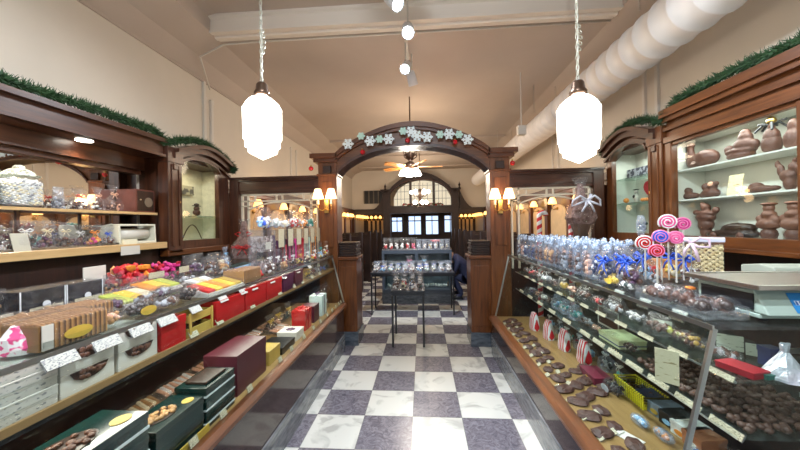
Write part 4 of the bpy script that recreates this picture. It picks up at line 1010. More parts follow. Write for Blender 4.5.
# acrylic rack of sweet tubes
t = thing('sweets_rack', 'clear acrylic rack with seven cream label strips on the left counter', 'rack', (-1.345, 3.20, ZT), L_)
W_, D_, H_ = 1.44, .13, .36
q = MB().box(-W_/2, W_/2, -D_/2, D_/2, H_-.01, H_).box(-W_/2, W_/2, D_/2-.006, D_/2, 0, H_-.01)
for i in range(8): x = -W_/2+i*(W_-.006)/7; q.box(x, x+.006, -D_/2, D_/2-.006, 0, H_-.01)
q.build('frame', ACRY, t)
cells = [('white','peach'),('purple','maroon'),('maroon','crimson'),('magenta','maroon'),('crimson','red'),('mint','grey'),('orange','maroon')]
for i in range(7):
    x0 = -W_/2+.01+i*W_/7; x1 = x0+W_/7-.02
    if i == 0:
        MB().box(x0, x1, -.03, .05, .0, .10).box(x0, x1, -.05, .05, .17, .30).build('boxed_sweets', glassy('milky_box',(.8,.75,.75),base=.5,body=(.55,.48,.47)), t)
    else:
        q = MB(); q.cur = 0
        for k in range(5):
            q.cur = k%2; q.tube([(x0+.016+k*.037, .0, 0), (x0+.016+k*.037, .0, .2+.05*((k*7)%3))], .015, 7)
        q.build('sweet_tubes', [cm(cells[i][0]), cm(cells[i][1])], t)
    if i > 0: MB().box(x0+.05, x0+.05+.11, -D_/2-.004, -D_/2-.001, .19, .355).build('label_strip', TAGM, t)
MB().box(-W_/2+.03, -W_/2+.12, -D_/2-.004, -D_/2-.001, .19, .25).build('label_strip', TAGW, t)
ZR = ZT+.36
for i, (Y, f, w, h, nm) in enumerate(((2.60,('blue','white','white','sky'),.20,.19,'blue and white'),(2.82,('white','mint'),.15,.16,'pale green and white'),(3.00,('white','cream'),.13,.14,'plain white'),(3.22,('red','white','red'),.22,.19,'red and white'),(3.48,('white','orange'),.18,.17,'orange and white'),(3.72,('teal','teal','white'),.16,.2,'bright teal'))):
    fr(stand_bag(w,.11,h,f,90+i,n=50,r=.017), Y, 'bag of %s candies on top of the acrylic rack' % nm, -1.34, L_, ZR)

# ---- price tags on the left counter edge
pt = Placer(tag_card(.095,.045,-.6,TAGW)); n = 0
for i, x in enumerate((62,108,142,168)):
    Y = atx(x, -1.12)
    pt.put((-1.118, Y, 1.158), L_, 'white price tag hung on the left counter top edge, %s from the near end' % ORD[i], 'white tags along the left counter edge')
for i, Y in enumerate((1.50, 1.72, 1.92, 2.05, 2.3, 2.5, 2.8, 3.1)):
    pt.put((-1.118, Y, 1.162), L_, 'white price tag hung on the left counter top edge, %s from the near end' % ORD[i+4], 'white tags along the left counter edge', .75)
# ================================================================== LEFT COUNTER, MIDDLE SHELF
ZM = 1.0455; XM = -1.13
def thin_box():
    t = thing('flat_candy_box', '', 'box')
    MB().box(-.13,.13,-.09,.09,0,.0238).build('box_body', SCRIPT, t, bevel=.001); MB().box(-.131,.131,-.091,.091,.0239,.029).build('lid', WHITE, t, bevel=.001)
    return t
pb = Placer(thin_box())
for i in range(5): pb.put((XM-.10+.002*(i%2), .78, ZM+i*.0294), L_, 'thin white box with grey script, %s from the bottom of the near stack' % ORD[i], 'stack of thin white script boxes')
pw = Placer(carton(.175,.16,.072,WHITE,window='front',ridge=False))
for j, Y in enumerate((1.005, 1.195)):
    for i in range(2): pw.put((XM-.09, Y, ZM+i*.0725), L_, 'white box with crescent chocolate window, %s stack, %s box' % (('near','far')[j], ('bottom','top')[i]), 'white window boxes on the middle shelf')
REDB = mat('red_glossy_box', (.40,.014,.014), .25, coat=.4)
MAR = mat('maroon_box', (.075,.014,.024), .35); GRN = mat('dark_green_box', (.004,.020,.018), .22, coat=.3); GLD = mat('gold_box', (.46,.31,.07), .4, noise=.1)
def mid(t, Y, label, X=XM): t.location = (X-.06, Y, ZM); t.rotation_euler.z = L_; t['label'] = label; return t
mid(carton(.14,.12,.13,REDB), 1.365, 'dark red box between the white window boxes and the gold crate')
t = thing('gold_crate', 'open gold wooden crate on the middle shelf of the left counter', 'crate', (XM-.06, 1.54, ZM), L_)
q = MB().box(-.085,.085,-.06,.06,0,.012)
for z in (.012,.075): q.box(-.085,.085,-.06,-.054,z,z+.035).box(-.085,.085,.054,.06,z,z+.035).box(-.085,-.079,-.054,.054,z,z+.035).box(.079,.085,-.054,.054,z,z+.035)
q.box(-.085,-.073,-.066,-.06,0,.12).box(.073,.085,-.066,-.06,0,.12)
q.build('slats', GLD, t); 
candies(t, .14, .1, .08, [CHOC, DARKC], 24, .016, z0=.015, name='truffles')
for i, (Y, w, m, lb) in enumerate(((1.79,.27,REDB,'large bright red box, first of three on the middle shelf'),(2.07,.26,REDB,'bright red box, middle of three on the middle shelf'),(2.34,.24,REDB,'bright red box, farthest of three on the middle shelf'),(2.59,.2,mat('plum_box',(.07,.012,.04),.3),'plum purple box after the red ones'),(2.82,.18,MAR,'dark maroon box on the middle shelf near the gold bag'))):
    mid(carton(w,.13,.142 if i else .13,m), Y, lb)
mid(twist_bag(.13,.10,.135,('gold','yellow','dark'),'gold',111,n=26), 3.22, 'small gold sweet bag on the middle shelf')
for i, (Y, f) in enumerate(((3.38,('choc','dark')),(3.53,('choc','grey')),(3.67,('blue','dark')),(3.81,('dark','green')))):
    mid(stand_bag(.12,.09,.125,f,115+i,n=16), Y, 'clear bag toward the far end of the middle shelf, %s past the gold bag' % ORD[i])
pm = Placer(tag_card(.055,.032,-.5,TAGM))
for i, Y in enumerate((1.48,1.68,2.02,2.42,2.70,2.90,3.16,3.4)):
    pm.put((-1.118, Y, ZM+.001), L_, 'cream price tag on the left middle shelf edge, %s from the near end' % ORD[i], 'cream tags on the left middle shelf')
# ================================================================== LEFT COUNTER, BOTTOM DECK
ZD = .6005; XD = -1.05
def low(t, X, Y, label, rz=L_, z=ZD): t.location = (X, Y, z); t.rotation_euler.z = rz; t['label'] = label; return t
SIL = mat('silver_foil_band', (.72,.75,.76), .3, metal=.3)
pa = Placer(carton(.36,.19,.092,GRN,band=SIL))
for i in range(2): pa.put((XD-.11, .97, ZD+i*.093), L_, 'long dark green striped box under the oval-windowed one, %s of two' % ('lower','upper')[i], 'near stack of long green boxes')
low(carton(.36,.19,.092,GRN,band=SIL,window='top'), XD-.11, .97, 'long dark green box with an oval truffle window, nearest in the left counter', L_, ZD+.186)
low(carton(.27,.16,.09,GRN), XD-.09, 1.315, 'plain dark green box beneath the box with the window of nuts')
low(carton(.27,.16,.085,GRN,window='nuts'), XD-.09, 1.315, 'dark green box with a window of nuts and a gold oval label', L_, ZD+.0905)
pg = Placer(carton(.23,.16,.066,GRN,band=SIL))
for i in range(3): pg.put((XD-.09, 1.585, ZD+i*.0665), L_, 'dark green striped box, %s of the stack of three' % ('bottom','middle','top')[i], 'stack of green striped boxes')
low(carton(.16,.11,.012,cm('dark'),ridge=False), XD-.09, 1.585, 'flat dark chocolate tray on top of the green box stack', L_, ZD+.2)
low(carton(.34,.20,.235,MAR), XD-.13, 1.93, 'big maroon box at the middle of the left counter bottom deck')
for i, (Y, w, d, h, m, lb) in enumerate(((2.25,.17,.18,.10,GLD,'gold box beside the big maroon box'),(2.47,.24,.20,.055,mat('black_gift_box',(.012,.012,.012),.3),'flat black gift box beside the gold box'))):
    low(carton(w,d,h,m), XD-.13, Y, lb)
t = low(carton(.17,.17,.075,WHITE), XD-.12, 2.72, 'small white box with a purple flower on its lid')
q = MB()
for i in range(7): a = i*2*PI/7; q.blob((.025*math.cos(a), .025*math.sin(a), .078), (.02,.012,.004), .1, rot=a)
q.build('flower', cm('purple'), t)
low(carton(.17,.13,.19,REDB,bow='red'), XD-.12, 2.98, 'upright red gift box with a red ribbon')
low(carton(.15,.13,.17,MAR), XD-.12, 3.22, 'maroon box standing behind the red ribboned one')
low(carton(.16,.14,.22,mat('pale_teal_box',(.55,.66,.64),.4),bow='purple'), XD-.12, 3.46, 'pale teal box with a dark bow at the far end of the left counter')
low(twist_bag(.14,.12,.22,('silver','navy'),'blue',130), XD-.15, 3.74, 'silver and navy bag at the far end of the left counter')
low(twist_bag(.16,.12,.16,('choc','dark'),'gold',131), XD-.38, 2.85, 'dark bag standing behind the flat black box')
low(twist_bag(.16,.12,.17,('choc','peach'),'gold',132), XD-.40, 3.05, 'brown bag standing behind the white flower box')
low(twist_bag(.16,.12,.18,('dark','green'),'gold',133), XD-.38, 3.25, 'dark bag standing behind the red ribboned box')
def sticks_pack(X, Y, label, m=('peach','choc'), seed=1, w=.26, rz=L_, n=11):
    t = thing('biscuit_pack', label, 'biscuit pack', (X, Y, ZD), rz); rnd = random.Random(seed)
    q = MB()
    for i in range(n):
        x = -w/2+.02+i*(w-.04)/(n-1); q.cur = i%2; q.tube([(x-.02, -.045, .018+rnd.uniform(0,.012)), (x+.02, .045, .018+rnd.uniform(0,.012))], .011, 6)
    q.build('biscuits', [cm(m[0]), cm(m[1])], t)
    MB().loft([(.001,w/2+.01,.06),(.02,w/2+.02,.07),(.045,w/2,.055)], 16, .06, rnd, .35).build('wrapper', CELLO, t)
    return t
k = 0
for X in (-1.36, -1.52):
    for i in range(8):
        Y = 1.2+i*.285+(.08 if X < -1.4 else 0)
        if X > -1.4 and i not in (2, 4, 6): continue
        sticks_pack(X-.0, Y, 'clear pack of ribbed biscuits on the bottom deck, %s along the %s row' % (ORD[i], 'front' if X > -1.4 else 'rear'), seed=k, m=(('peach','nut'),('nut','cream'),('peach','white'))[k%3]); k += 1
pd = Placer(tag_card(.05,.035,-.3,TAGM))
for i, Y in enumerate((1.34,1.55,1.80,2.20,2.40,2.66,2.9,3.10,3.33,3.52,3.66,3.8,3.9)):
    pd.put((-1.022, Y, .614), L_, 'pale price tag along the left counter bottom rail, %s from the near end' % ORD[i], 'tags on the left bottom rail')
q = MB().box(-.15,.15,-.006,.0,0,.035).build('gold_board', cm('gold')); tag(q, 'bright gold cardboard strip before the green box with nuts', 'card strip'); q.location = (-1.048, 1.315, ZD+.0); q.rotation_euler.z = L_
# ================================================================== LEFT BACK BAR
ZU, ZC1 = 1.7405, 1.4505
def jar(X, Y, label, fills, s=1.):
    t = thing('candy_jar', label, 'jar', (X, Y, ZU), L_); t.scale = (s,)*3
    MB().lathe([(.085,0),(.105,.012),(.108,.05),(.108,.16),(.100,.185),(.082,.2),(.082,.205)], (0,0,0), 20).build('glass_body', ACRY, t, smooth=True)
    MB().lathe([(.095,.206),(.098,.212),(.075,.222),(.07,.235),(.05,.25),(.03,.258),(.03,.27),(.018,.28),(.004,.283)], (0,0,0), 20).build('glass_lid', glassy('milky_glass_lid',(.85,.9,.85),base=.5,body=(.75,.8,.75)), t, smooth=True)
    rnd = random.Random(int(Y*10)); q = MB(); ms = [cm(f) for f in fills]
    q.lathe([(.08,.01),(.094,.02),(.094,.165),(.08,.185)], (0,0,0), 16)
    for i in range(340):
        a = i*2.39996; r = .095 if i < 300 else .085*rnd.random()**.5; q.cur = rnd.randrange(len(ms)); q.blob((r*math.cos(a), r*math.sin(a), .02+.15*i/300 if i < 300 else .185), (.010,.010,.007), .1, rnd, rot=a)
    q.build('candies', ms, t, smooth=True, kind='stuff')
jar(-2.765, 1.77, 'glass jar of pale green and white candies, nearer on the upper shelf', ('white','mint','cream','white'))
jar(-2.765, 2.0, 'glass jar of white candies, farther on the upper shelf', ('white','white','cream','grey'), 1.05)
def at_bag(t, X, Y, z, label, rz=L_): t.location = (X, Y, z); t.rotation_euler.z = rz; t['label'] = label; return t
at_bag(stand_bag(.10,.07,.16,('red','orange'),200), -2.75, 1.62, ZU, 'red candy bag at the picture edge on the upper shelf')
at_bag(stand_bag(.07,.05,.17,('dark','grey'),201,film=CELLOW), -2.75, 2.22, ZU, 'slim bag of dark candies beside the white candy jar')
at_bag(twist_bag(.13,.10,.17,('dark','white','choc'),'red',202), -2.74, 2.36, ZU, 'gathered bag with red tie in the middle of the upper shelf')
at_bag(twist_bag(.10,.09,.20,('choc','white'),'peach',203), -2.74, 2.50, ZU, 'gathered bag with peach bow left of the wooden box')
at_bag(twist_bag(.12,.10,.23,('choc','peach'),'peach',204), -2.70, 2.60, ZU, 'gathered bag with peach bow in front of the wooden box')
t = thing('wooden_dial_box', 'brown wooden box with a round dial on the upper shelf', 'box', (-2.765, 2.885, ZU), L_-.0)
MB().box(-.10,.11,-.10,.10,0,.22).build('box_body', mat('red_brown_box', (.13,.035,.022), .4, noise=.25), t, bevel=.006)
MB().box(-.085,.095,-.105,-.10,.015,.205).build('front_panel', WBK, t, bevel=.003)
MB().lathe([(.045,-.004),(.045,0),(.03,0)], (.03,-.107,.10), 20, ax='Y').build('dial', mat('old_dial',(.2,.17,.13),.4,metal=.4), t)
MB().lathe([(.006,-.008),(.006,0)], (-.06,-.107,.12), 8, ax='Y').build('knob', STEEL, t)
# goods on the counter shelf
specs = [(1.68,.14,.13,.22,('choc','cream','dark'),'cream'),(1.86,.14,.12,.20,('choc','dark'),'white'),(1.98,.12,.10,.2,('choc','purple'),'cream'),(2.09,.12,.12,.19,('choc','dark'),'cream'),(2.19,.11,.1,.17,('choc','purple'),'white'),(2.29,.13,.12,.17,('orange','yellow','magenta'),'orange'),(2.40,.11,.1,.15,('grey','choc'),'blue'),(1.77,.10,.1,.15,('choc','white'),'maroon'),(1.57,.12,.1,.16,('grey','white'),'white')]
for i, (Y, w, d, h, f, tie) in enumerate(specs):
    at_bag(twist_bag(w,d,h,f,tie,210+i,flare=.9), -2.64, Y*1.035, ZC1, 'gathered bag with %s bow on the light counter shelf, %s in its row' % (tie, ORD[i]))
for i, (Y, c_) in enumerate(((1.80,'red'),(2.05,'teal'),(2.18,'navy'),(2.52,'white'))):
    at_bag(stand_bag(.09,.07,.2,('dark',c_),230+i,film=CELLO), -2.80, Y+.06, ZC1, 'upright bag of dark and %s sweets at the back of the counter shelf' % c_)
t = thing('sign_card', 'blank pale card propped between the near bags on the counter shelf', 'card', (-2.575, 1.875, ZC1), L_); o = MB().box(-.045,.045,0,.004,0,.12).build('card', mat('dim_card',(.42,.40,.32),.6), t); o.rotation_euler.x = -.25
# paper roll dispenser
t = thing('roll_dispenser', 'cream plastic roll dispenser at the far end of the counter shelf', 'dispenser', (-2.67, 2.54, ZC1), L_+.0); t.scale = (1.45,)*3
CP = mat('cream_plastic', (.66,.64,.52), .4)
def sl(q, x0, x1): q.prism([(-.06,0),(.07,0),(.075,.07),(.05,.115),(.0,.125),(-.055,.11)], 'X', x0, x1)
q = MB(); sl(q, -.0, .012); sl(q, .248, .26); q.box(0,.26,-.06,.07,0,.015).box(0,.26,-.055,.0,.11,.122).box(0,.26,.06,.072,0,.09); q.build('housing', CP, t, bevel=.003)
MB().lathe([(.035,.014),(.035,.246)], (0,.005,.06), 18, ax='X').build('paper_roll', WHITE, t, smooth=True)
MB().box(.01,.10,-.075,-.062,.0,.03).build('front_label', CARDC, t)
t = thing('sign_card', 'white card hanging from the light counter shelf above the red candies', 'card', (-2.545, 2.60, 1.36), L_); MB().box(-.09,.09,-.003,0,0,.075).build('card', WHITE, t)
t = thing('sign_card', 'rounded white card standing under the light counter shelf', 'card', (-2.05, 2.02, ZT), L_)
MB().box(-.065,.065,-.003,.003,.03,.16).build('card', WHITE, t, bevel=.002); MB().box(-.012,.012,.0,.05,0,.03).build('foot', ACRY, t)
t.location = (-1.93, 1.74, ZT)
# corner cabinet contents
def bits(X, Y, z, label, parts, rz=0., cat='figurine', name='figurine'):
    t = thing(name, label, cat, (X, Y, z), rz)
    for nm, m, bl in parts:
        q = MB()
        for b_ in bl: q.blob(b_[0], b_[1], b_[2] if len(b_) > 2 else .03, lvl=1)
        o = q.build(nm, m, t, smooth=True)
        if cat == 'chocolate figure' and nm == 'body':
            r_ = o.modifiers.new('merge', 'REMESH'); r_.mode = 'VOXEL'; r_.voxel_size = .006; r_.use_smooth_shade = True
            s_ = o.modifiers.new('soften', 'SMOOTH'); s_.factor = .6; s_.iterations = 4
    return t
t = thing('photo_strip', 'row of old pictures high in the left corner cabinet', 'picture', (-2.90, 3.55, 2.0), L_); MB().box(-.3,.3,-.004,0,0,.11).build('print', printed('old_photo_print',(.35,.30,.20),(.08,.07,.06),12,.5,(1,1,1)), t)
bits(-2.72, 3.32, 1.7305, 'dark little figure at the left of the corner cabinet shelf', [('body', cm('green'), [((0,0,.06),(.03,.03,.06)),((0,0,.14),(.022,.022,.025)),((.0,.02,.03),(.04,.03,.03))])])
bits(-2.72, 3.66, 1.7305, 'brown hat-shaped figure on the left corner cabinet shelf', [('body', CHOCM, [((0,0,.04),(.035,.05,.04)),((0,0,.09),(.03,.04,.03))]), ('hat', DARKC, [((0,0,.12),(.03,.075,.008)),((0,0,.135),(.025,.035,.02))])])
bits(-2.72, 3.36, 1.4505, 'blue and white little pot in the left corner cabinet', [('body', cm('sky'), [((0,0,.04),(.05,.05,.04)),((0,0,.08),(.03,.03,.03))]), ('rim', cm('navy'), [((0,0,.10),(.03,.03,.012))])])
q = MB().tube([(0,-.16+.32*i/16,.17*math.sin(PI*i/16)) for i in range(17)], .006, 6); t = thing('glass_arch', 'thin dark arched handle standing in the left corner cabinet', 'ornament', (-2.72, 3.58, 1.452)); q.build('wire', BRONZE, t)
q = MB().box(-.02,.02,-.18,.18,0,.006).build('base', ACRY, t)
# ================================================================== RIGHT WALL CASE: moulded chocolate figures
S1, S2, S3 = 2.0355, 1.7655, 1.4205
XC = 2.47
bits(XC, atx(703,XC), S1, 'smooth chocolate swan-like bird on the top shelf', [('body', CHOCM, [((0,-.04,.080),(.068,.115,.076),0),((0,.05,.065),(.062,.09,.064),0),((0,.095,.08),(.048,.052,.07),0),((0,.115,.14),(.032,.034,.06),0),((0,.118,.19),(.028,.030,.045),0),((0,.115,.225),(.030,.040,.030),0)])], 0, 'chocolate figure', 'chocolate_bird')
bits(XC, atx(742,XC), S1, 'chocolate hen on a nest on the top shelf', [('body', CHOCM, [((0,0,.035),(.07,.10,.037),.03),((0,0,.07),(.068,.115,.030),.03),((0,-.03,.11),(.055,.08,.06),.02),((0,-.035,.165),(.04,.05,.05),.02),((0,-.035,.205),(.03,.036,.028),.02),((0,.09,.10),(.034,.034,.036),.02),((0,-.105,.10),(.03,.03,.04),.02)])], 0, 'chocolate figure', 'chocolate_hen')
t = bits(XC, atx(773,XC), S1, 'chocolate bottle with a dark bow and bell at its neck', [('bottle', CHOCM, [((0,0,.07),(.055,.055,.075),0),((0,0,.12),(.045,.045,.07),0),((0,0,.19),(.02,.02,.05),0)]), ('bell', BRASS, [((0,0,.235),(.028,.028,.03),.05)])], 0, 'chocolate figure', 'chocolate_bottle')
q = MB()
for a in (.2,1.1,1.9,2.8,3.7,4.6,5.5): q.tube([(0,0,.20), (.05*math.cos(a)*.6,.05*math.sin(a),.215), (.1*math.cos(a)*.6,.1*math.sin(a),.19+.03*math.sin(3*a))], .008, 5)
q.build('bow', cm('black'), t)
bits(XC, atx(795,XC), S1, 'edge of a tall chocolate figure beside the front post', [('body', CHOCM, [((0,0,.07),(.05,.05,.08),0),((0,0,.16),(.03,.03,.05),0)])], 0, 'chocolate figure', 'chocolate_figure')
bits(XC, atx(690,XC), S2, 'chocolate toy car with a round top on the second shelf', [('body', CHOCM, [((0,0,.035),(.05,.10,.035),.03),((0,.03,.085),(.04,.055,.035),.03),((0,.085,.03),(.04,.035,.03),.03)])], 0, 'chocolate figure', 'chocolate_car')
bits(XC, atx(711,XC), S2, 'chocolate teddy bear pair sitting on the second shelf', [('body', CHOCM, [((0,0,.04),(.05,.085,.045),.03),((0,-.02,.10),(.035,.035,.04),.02),((0,-.055,.12),(.02,.02,.02)),((0,.04,.10),(.035,.03,.035),.02),((0,.06,.03),(.03,.04,.03))]), ('pale_head', cm('peach'), [((-.015,-.025,.115),(.025,.022,.024),.02)])], 0, 'chocolate figure', 'chocolate_bears')
t = thing('sign_card', 'pale yellow printed card leaning on the second shelf', 'sign', (XC-.03, atx(738,XC), S2), R_); o = MB().box(-.058,.058,0,.004,0,.165).build('card', printed('yellow_notice', (.80,.70,.42), (.30,.18,.06), 34, .60, (.6,1,3)), t); o.rotation_euler.x = -.15
bits(XC, atx(761,XC), S2, 'low flat chocolate animal lying on the second shelf', [('body', CHOCM, [((0,0,.03),(.05,.11,.028),.03),((0,.03,.055),(.035,.05,.03),.03),((0,-.09,.03),(.03,.04,.02),.03)])], 0, 'chocolate figure', 'chocolate_animal')
bits(XC, atx(791,XC), S2, 'chocolate figure with raised arms on the second shelf', [('body', CHOCM, [((0,0,.05),(.034,.036,.055),.03),((0,.01,.10),(.034,.05,.045),.03),((0,.055,.145),(.018,.022,.045)),((0,.075,.19),(.014,.016,.03)),((0,-.02,.16),(.026,.028,.032)),((0,-.055,.135),(.018,.02,.035)),((0,-.03,.20),(.014,.016,.02))])], 0, 'chocolate figure', 'chocolate_figure')
bits(XC, atx(706,XC), S3, 'tall chocolate vase with leafy top on the bottom shelf', [('body', CHOCM, [((0,0,.05),(.04,.045,.055),0),((0,0,.12),(.05,.065,.07),.02),((0,0,.18),(.055,.085,.05),.03),((0,0,.215),(.05,.10,.028),.05),((0,.095,.225),(.022,.03,.028)),((0,-.095,.24),(.022,.03,.03)),((0,0,.265),(.035,.04,.04),.06),((0,.03,.295),(.02,.022,.02))])], 0, 'chocolate figure', 'chocolate_vase')
t = bits(XC, atx(735,XC), S3, 'big dark chocolate car on the bottom shelf', [('body', DARKC, [((0,0,.045),(.075,.19,.042),.01),((0,.14,.035),(.07,.09,.035),.01),((0,-.02,.085),(.062,.13,.048),.01),((0,-.08,.09),(.055,.08,.04),.01)]), ('wheels', CHOCM, [((-.07,.11,.03),(.015,.03,.03)),((-.07,-.11,.03),(.015,.03,.03))])], 0, 'chocolate figure', 'chocolate_car')
for Y, lb in ((atx(769,XC), 'chocolate figure in a pot holding a basket, bottom shelf'), (atx(794,XC), 'chocolate figure with a lace collar beside the front post, bottom shelf')):
    bits(XC, Y, S3, lb, [('pot', CHOCM, [((0,0,.05),(.042,.05,.05),0)]), ('body', mat('mid_chocolate',(.15,.065,.042),.5), [((0,0,.12),(.055,.075,.045),.06),((0,.05,.16),(.03,.035,.03),.05),((0,-.04,.15),(.03,.04,.035),.05),((0,0,.19),(.04,.045,.03),.05),((0,0,.235),(.03,.035,.03),.03),((0,0,.265),(.045,.05,.012),.03)])], 0, 'chocolate figure', 'chocolate_figure')
# right corner cabinet
t = thing('photo_strip', 'row of small dark pictures leaning on the top glass shelf of the right corner cabinet', 'picture', (2.50, 3.68, 2.0805), R_); MB().box(-.36,.36,-.004,.004,0,.115).build('print', printed('dark_photo_print',(.30,.30,.34),(.03,.03,.05),22,.47,(1,1,1)), t)
t = thing('heart_box', 'large red heart-shaped box in the right corner cabinet', 'box', (2.47, 3.55, 1.7905), R_)
pts = []
for i in range(28):
    a = 2*PI*i/28; pts.append((.0095*16*math.sin(a)**3*.8, .0095*(13*math.cos(a)-5*math.cos(2*a)-2*math.cos(3*a)-math.cos(4*a))*.8+.13))
MB().prism(pts, 'Y', -.03, .03).build('box_body', cm('crimson'), t, bevel=.008)
q = MB()
for i in range(9): q.blob((-.11+.027*i, -.05, .022), (.018,.018,.02), .15)
q.build('red_roses', cm('orange'), t)
bits(2.46, 3.82, 1.7905, 'small black and white figure beside the red heart box', [('body', WHITE, [((0,0,.05),(.025,.03,.05)),((0,0,.12),(.02,.02,.02))]), ('spots', cm('black'), [((-.02,.01,.07),(.01,.02,.02)),((0,0,.15),(.02,.05,.006))])])
bits(2.40, 3.90, 1.7905, 'small amber ball beside the black and white figure', [('body', cm('orange'), [((0,0,.03),(.03,.03,.03))])], cat='ornament', name='amber_ball')
bits(2.46, 3.72, 1.4505, 'green leafy ornament low in the right corner cabinet', [('body', cm('green'), [((0,0,.05),(.03,.05,.04)),((0,.05,.09),(.02,.03,.02)),((0,-.04,.10),(.02,.03,.02))]), ('pot', WHITE, [((0,0,.02),(.03,.03,.02))])])
# ================================================================== RIGHT COUNTER TOP
def rt_(t, X, Y, label, rz=R_, z=ZB): t.location = (X, Y, z+.0005); t.rotation_euler.z = rz; t['label'] = label; return t
FW = glassy('clear_bag_film', (.95,.97,1.), base=.07, body=(.7,.8,.95), bump=.5, bscale=30, rough=.1, gz=.2)
fl = [('choc','grey'),('choc','peach'),('navy','navy','white'),('navy','dark'),('choc','choc','orange'),('nut','choc'),('choc','dark'),('dark','choc'),('dark','grey')]
HEAD = glassy('bluish_white_film', (.85,.9,.95), base=.62, body=(.66,.76,.90), bump=.6, bscale=60, gz=.2)
protos = [Placer(stand_bag(.10,.07,.24,f,300+i,film=FW,head=HEAD,n=26,r=.021)) for i, f in enumerate(fl)]
n = 0; Y = 3.82
while Y > 2.02:
    k = [0,1,2,3,3,4,4,5,5,6,8,7][n % 12]
    protos[k].put((1.135+.006*(n%2), Y, ZB+.0005), R_+.08*((n*5)%3-1), 'clear bag in the right counter front row, %s from the archway' % ORD[n], 'front row of clear bags on the right counter')
    Y -= .118; n += 1
n = 0; Y = 3.80
while Y > 2.1:
    protos[(n*3+1) % 9].put((1.29, Y, ZB+.0005), R_+.1*((n*7)%3-1), 'clear bag in the right counter second row, %s from the archway' % ORD[n], 'second row of clear bags on the right counter')
    Y -= .135; n += 1
n = 0; Y = 3.72
while Y > 2.3:
    protos[(n*2) % 9].put((1.46, Y, ZB+.0005), R_, 'clear bag in the right counter third row, %s from the archway' % ORD[n], 'third row of clear bags on the right counter')
    Y -= .15; n += 1
t = fr(pouch(.11,.06,.07,('yellow','gold'),331,'yellow'), 1.95, 'small pack with a round yellow seal before the clear bags', 1.12, R_, ZB+.0005)
for i, (X, Y, f) in enumerate(((1.13,2.02,('yellow','navy')),(1.27,2.08,('choc','white')),(1.42,2.12,('choc','sky')),(1.20,1.92,('purple','choc')),(1.62,2.16,('cream','yellow')),(1.60,2.02,('choc','white')),(1.47,2.19,('grey','cream')))):
    rt_(twist_bag(.14,.11,.22,f,'blue',340+i,flare=1.1,film=CELLO,bow=.36,n=24,r=.018), X, Y, 'clear bag with a blue bow in the cluster on the right counter, %s of seven' % ORD[i])
q = twist_bag(.10,.09,.16,('choc','grey'),'red',350); rt_(q, 1.36, 1.96, 'clear bag with a small red bow next to the lollipops')
for i, (X, Y, f) in enumerate(((1.10,1.80,('white','green')),(1.12,1.66,('green','cream')),(1.22,1.72,('dark','white')),(1.12,1.53,('white','black')))):
    rt_(pouch(.12,.08,.055,f,355+i,None,n=22), X, Y, 'flat clear pack of dark and white sweets by the lollipops, %s of four' % ORD[i])
rt_(pouch(.13,.1,.06,('choc','nut'),360,'white',n=26), 1.22, 1.58, 'flat chocolate pack with a white seal on the right counter')
for i, (X, Y) in enumerate(((1.14,1.42),(1.26,1.46))): rt_(pouch(.12,.09,.06,('black','grey'),362+i,None,n=26), X, Y, 'dark crinkled pack near the clear tray, %s of two' % ('front','rear')[i])
# lollipops in a wooden stand
t = thing('wooden_stand', 'orange wooden block that holds the lollipops', 'stand', (*px(664,277,1.2), ZB+.0005), R_+.85)
MB().box(-.14,.14,-.05,.05,0,.06).box(-.12,.14,.0,.05,.06,.12).build('block', mat('orange_pine', (.62,.27,.08), .45, noise=.15, stretch=(1,8,8)), t, bevel=.004)
def lolly(x, y, z, r, c1, c2, label, X=1.45, stand=.14, spiral=True, Y=None):
    d = fwd + ca*(x-400)/FPX - cb*(y-225)/FPX; tt = X/d.x; P = d*tt; P.z += H
    t = thing('lollipop', label, 'lollipop', (P.x, P.y, P.z), R_+1.1)
    r *= .88
    mm = mat('candy_'+c1, COL[c1], .25, coat=.4); m2 = mat('candy_'+c2, COL[c2], .25, coat=.4)
    q = MB(); n = 44; pts = []; turns = 2.6
    for k in range(n+1):
        a = turns*2*PI*k/n; rr = r*(.05+.87*k/n); pts.append((rr*math.cos(a), 0, rr*math.sin(a)))
    q.tube(pts, r*.16, 6)
    q.build('swirl', mm, t, smooth=True)
    q = MB().tube([(p[0]*1.0-math.sin(turns*2*PI*i/n)*0+r*.17*(p[0]/(math.hypot(p[0],p[2])+1e-6)), 0, p[2]+r*.17*(p[2]/(math.hypot(p[0],p[2])+1e-6))) for i, p in enumerate(pts)], r*.13, 6); q.build('second_swirl', m2, t, smooth=True)
    MB().tube([(0,0,-r*.9), (0,0,-(P.z-ZB-.02))], .0045, 6).build('stick', WHITE, t)
    return t
COL['deep_pink'] = (.75,.10,.28)
lolly(645,243,0,.050,'red','white','red and white swirl lollipop, farthest left of the group', 1.36)
lolly(661,237,0,.045,'blue','pink','blue and purple swirl lollipop in the middle of the group', 1.38)
lolly(657,251,0,.042,'red','pink','small red striped lollipop below the blue one', 1.33)
lolly(668,222,0,.050,'deep_pink','white','pink and white swirl lollipop, highest of the group', 1.48)
lolly(683,224,0,.044,'magenta','pink','magenta lollipop seen at an angle behind the pink one', 1.56)
lolly(676,238,0,.044,'deep_pink','pink','pink lollipop hanging low beside the popcorn tub', 1.46)
t = thing('ribbon_bow', 'pale pink ribbon bow looped between lollipops and popcorn', 'ribbon', (*onX(691,243,1.46),), R_+.9)
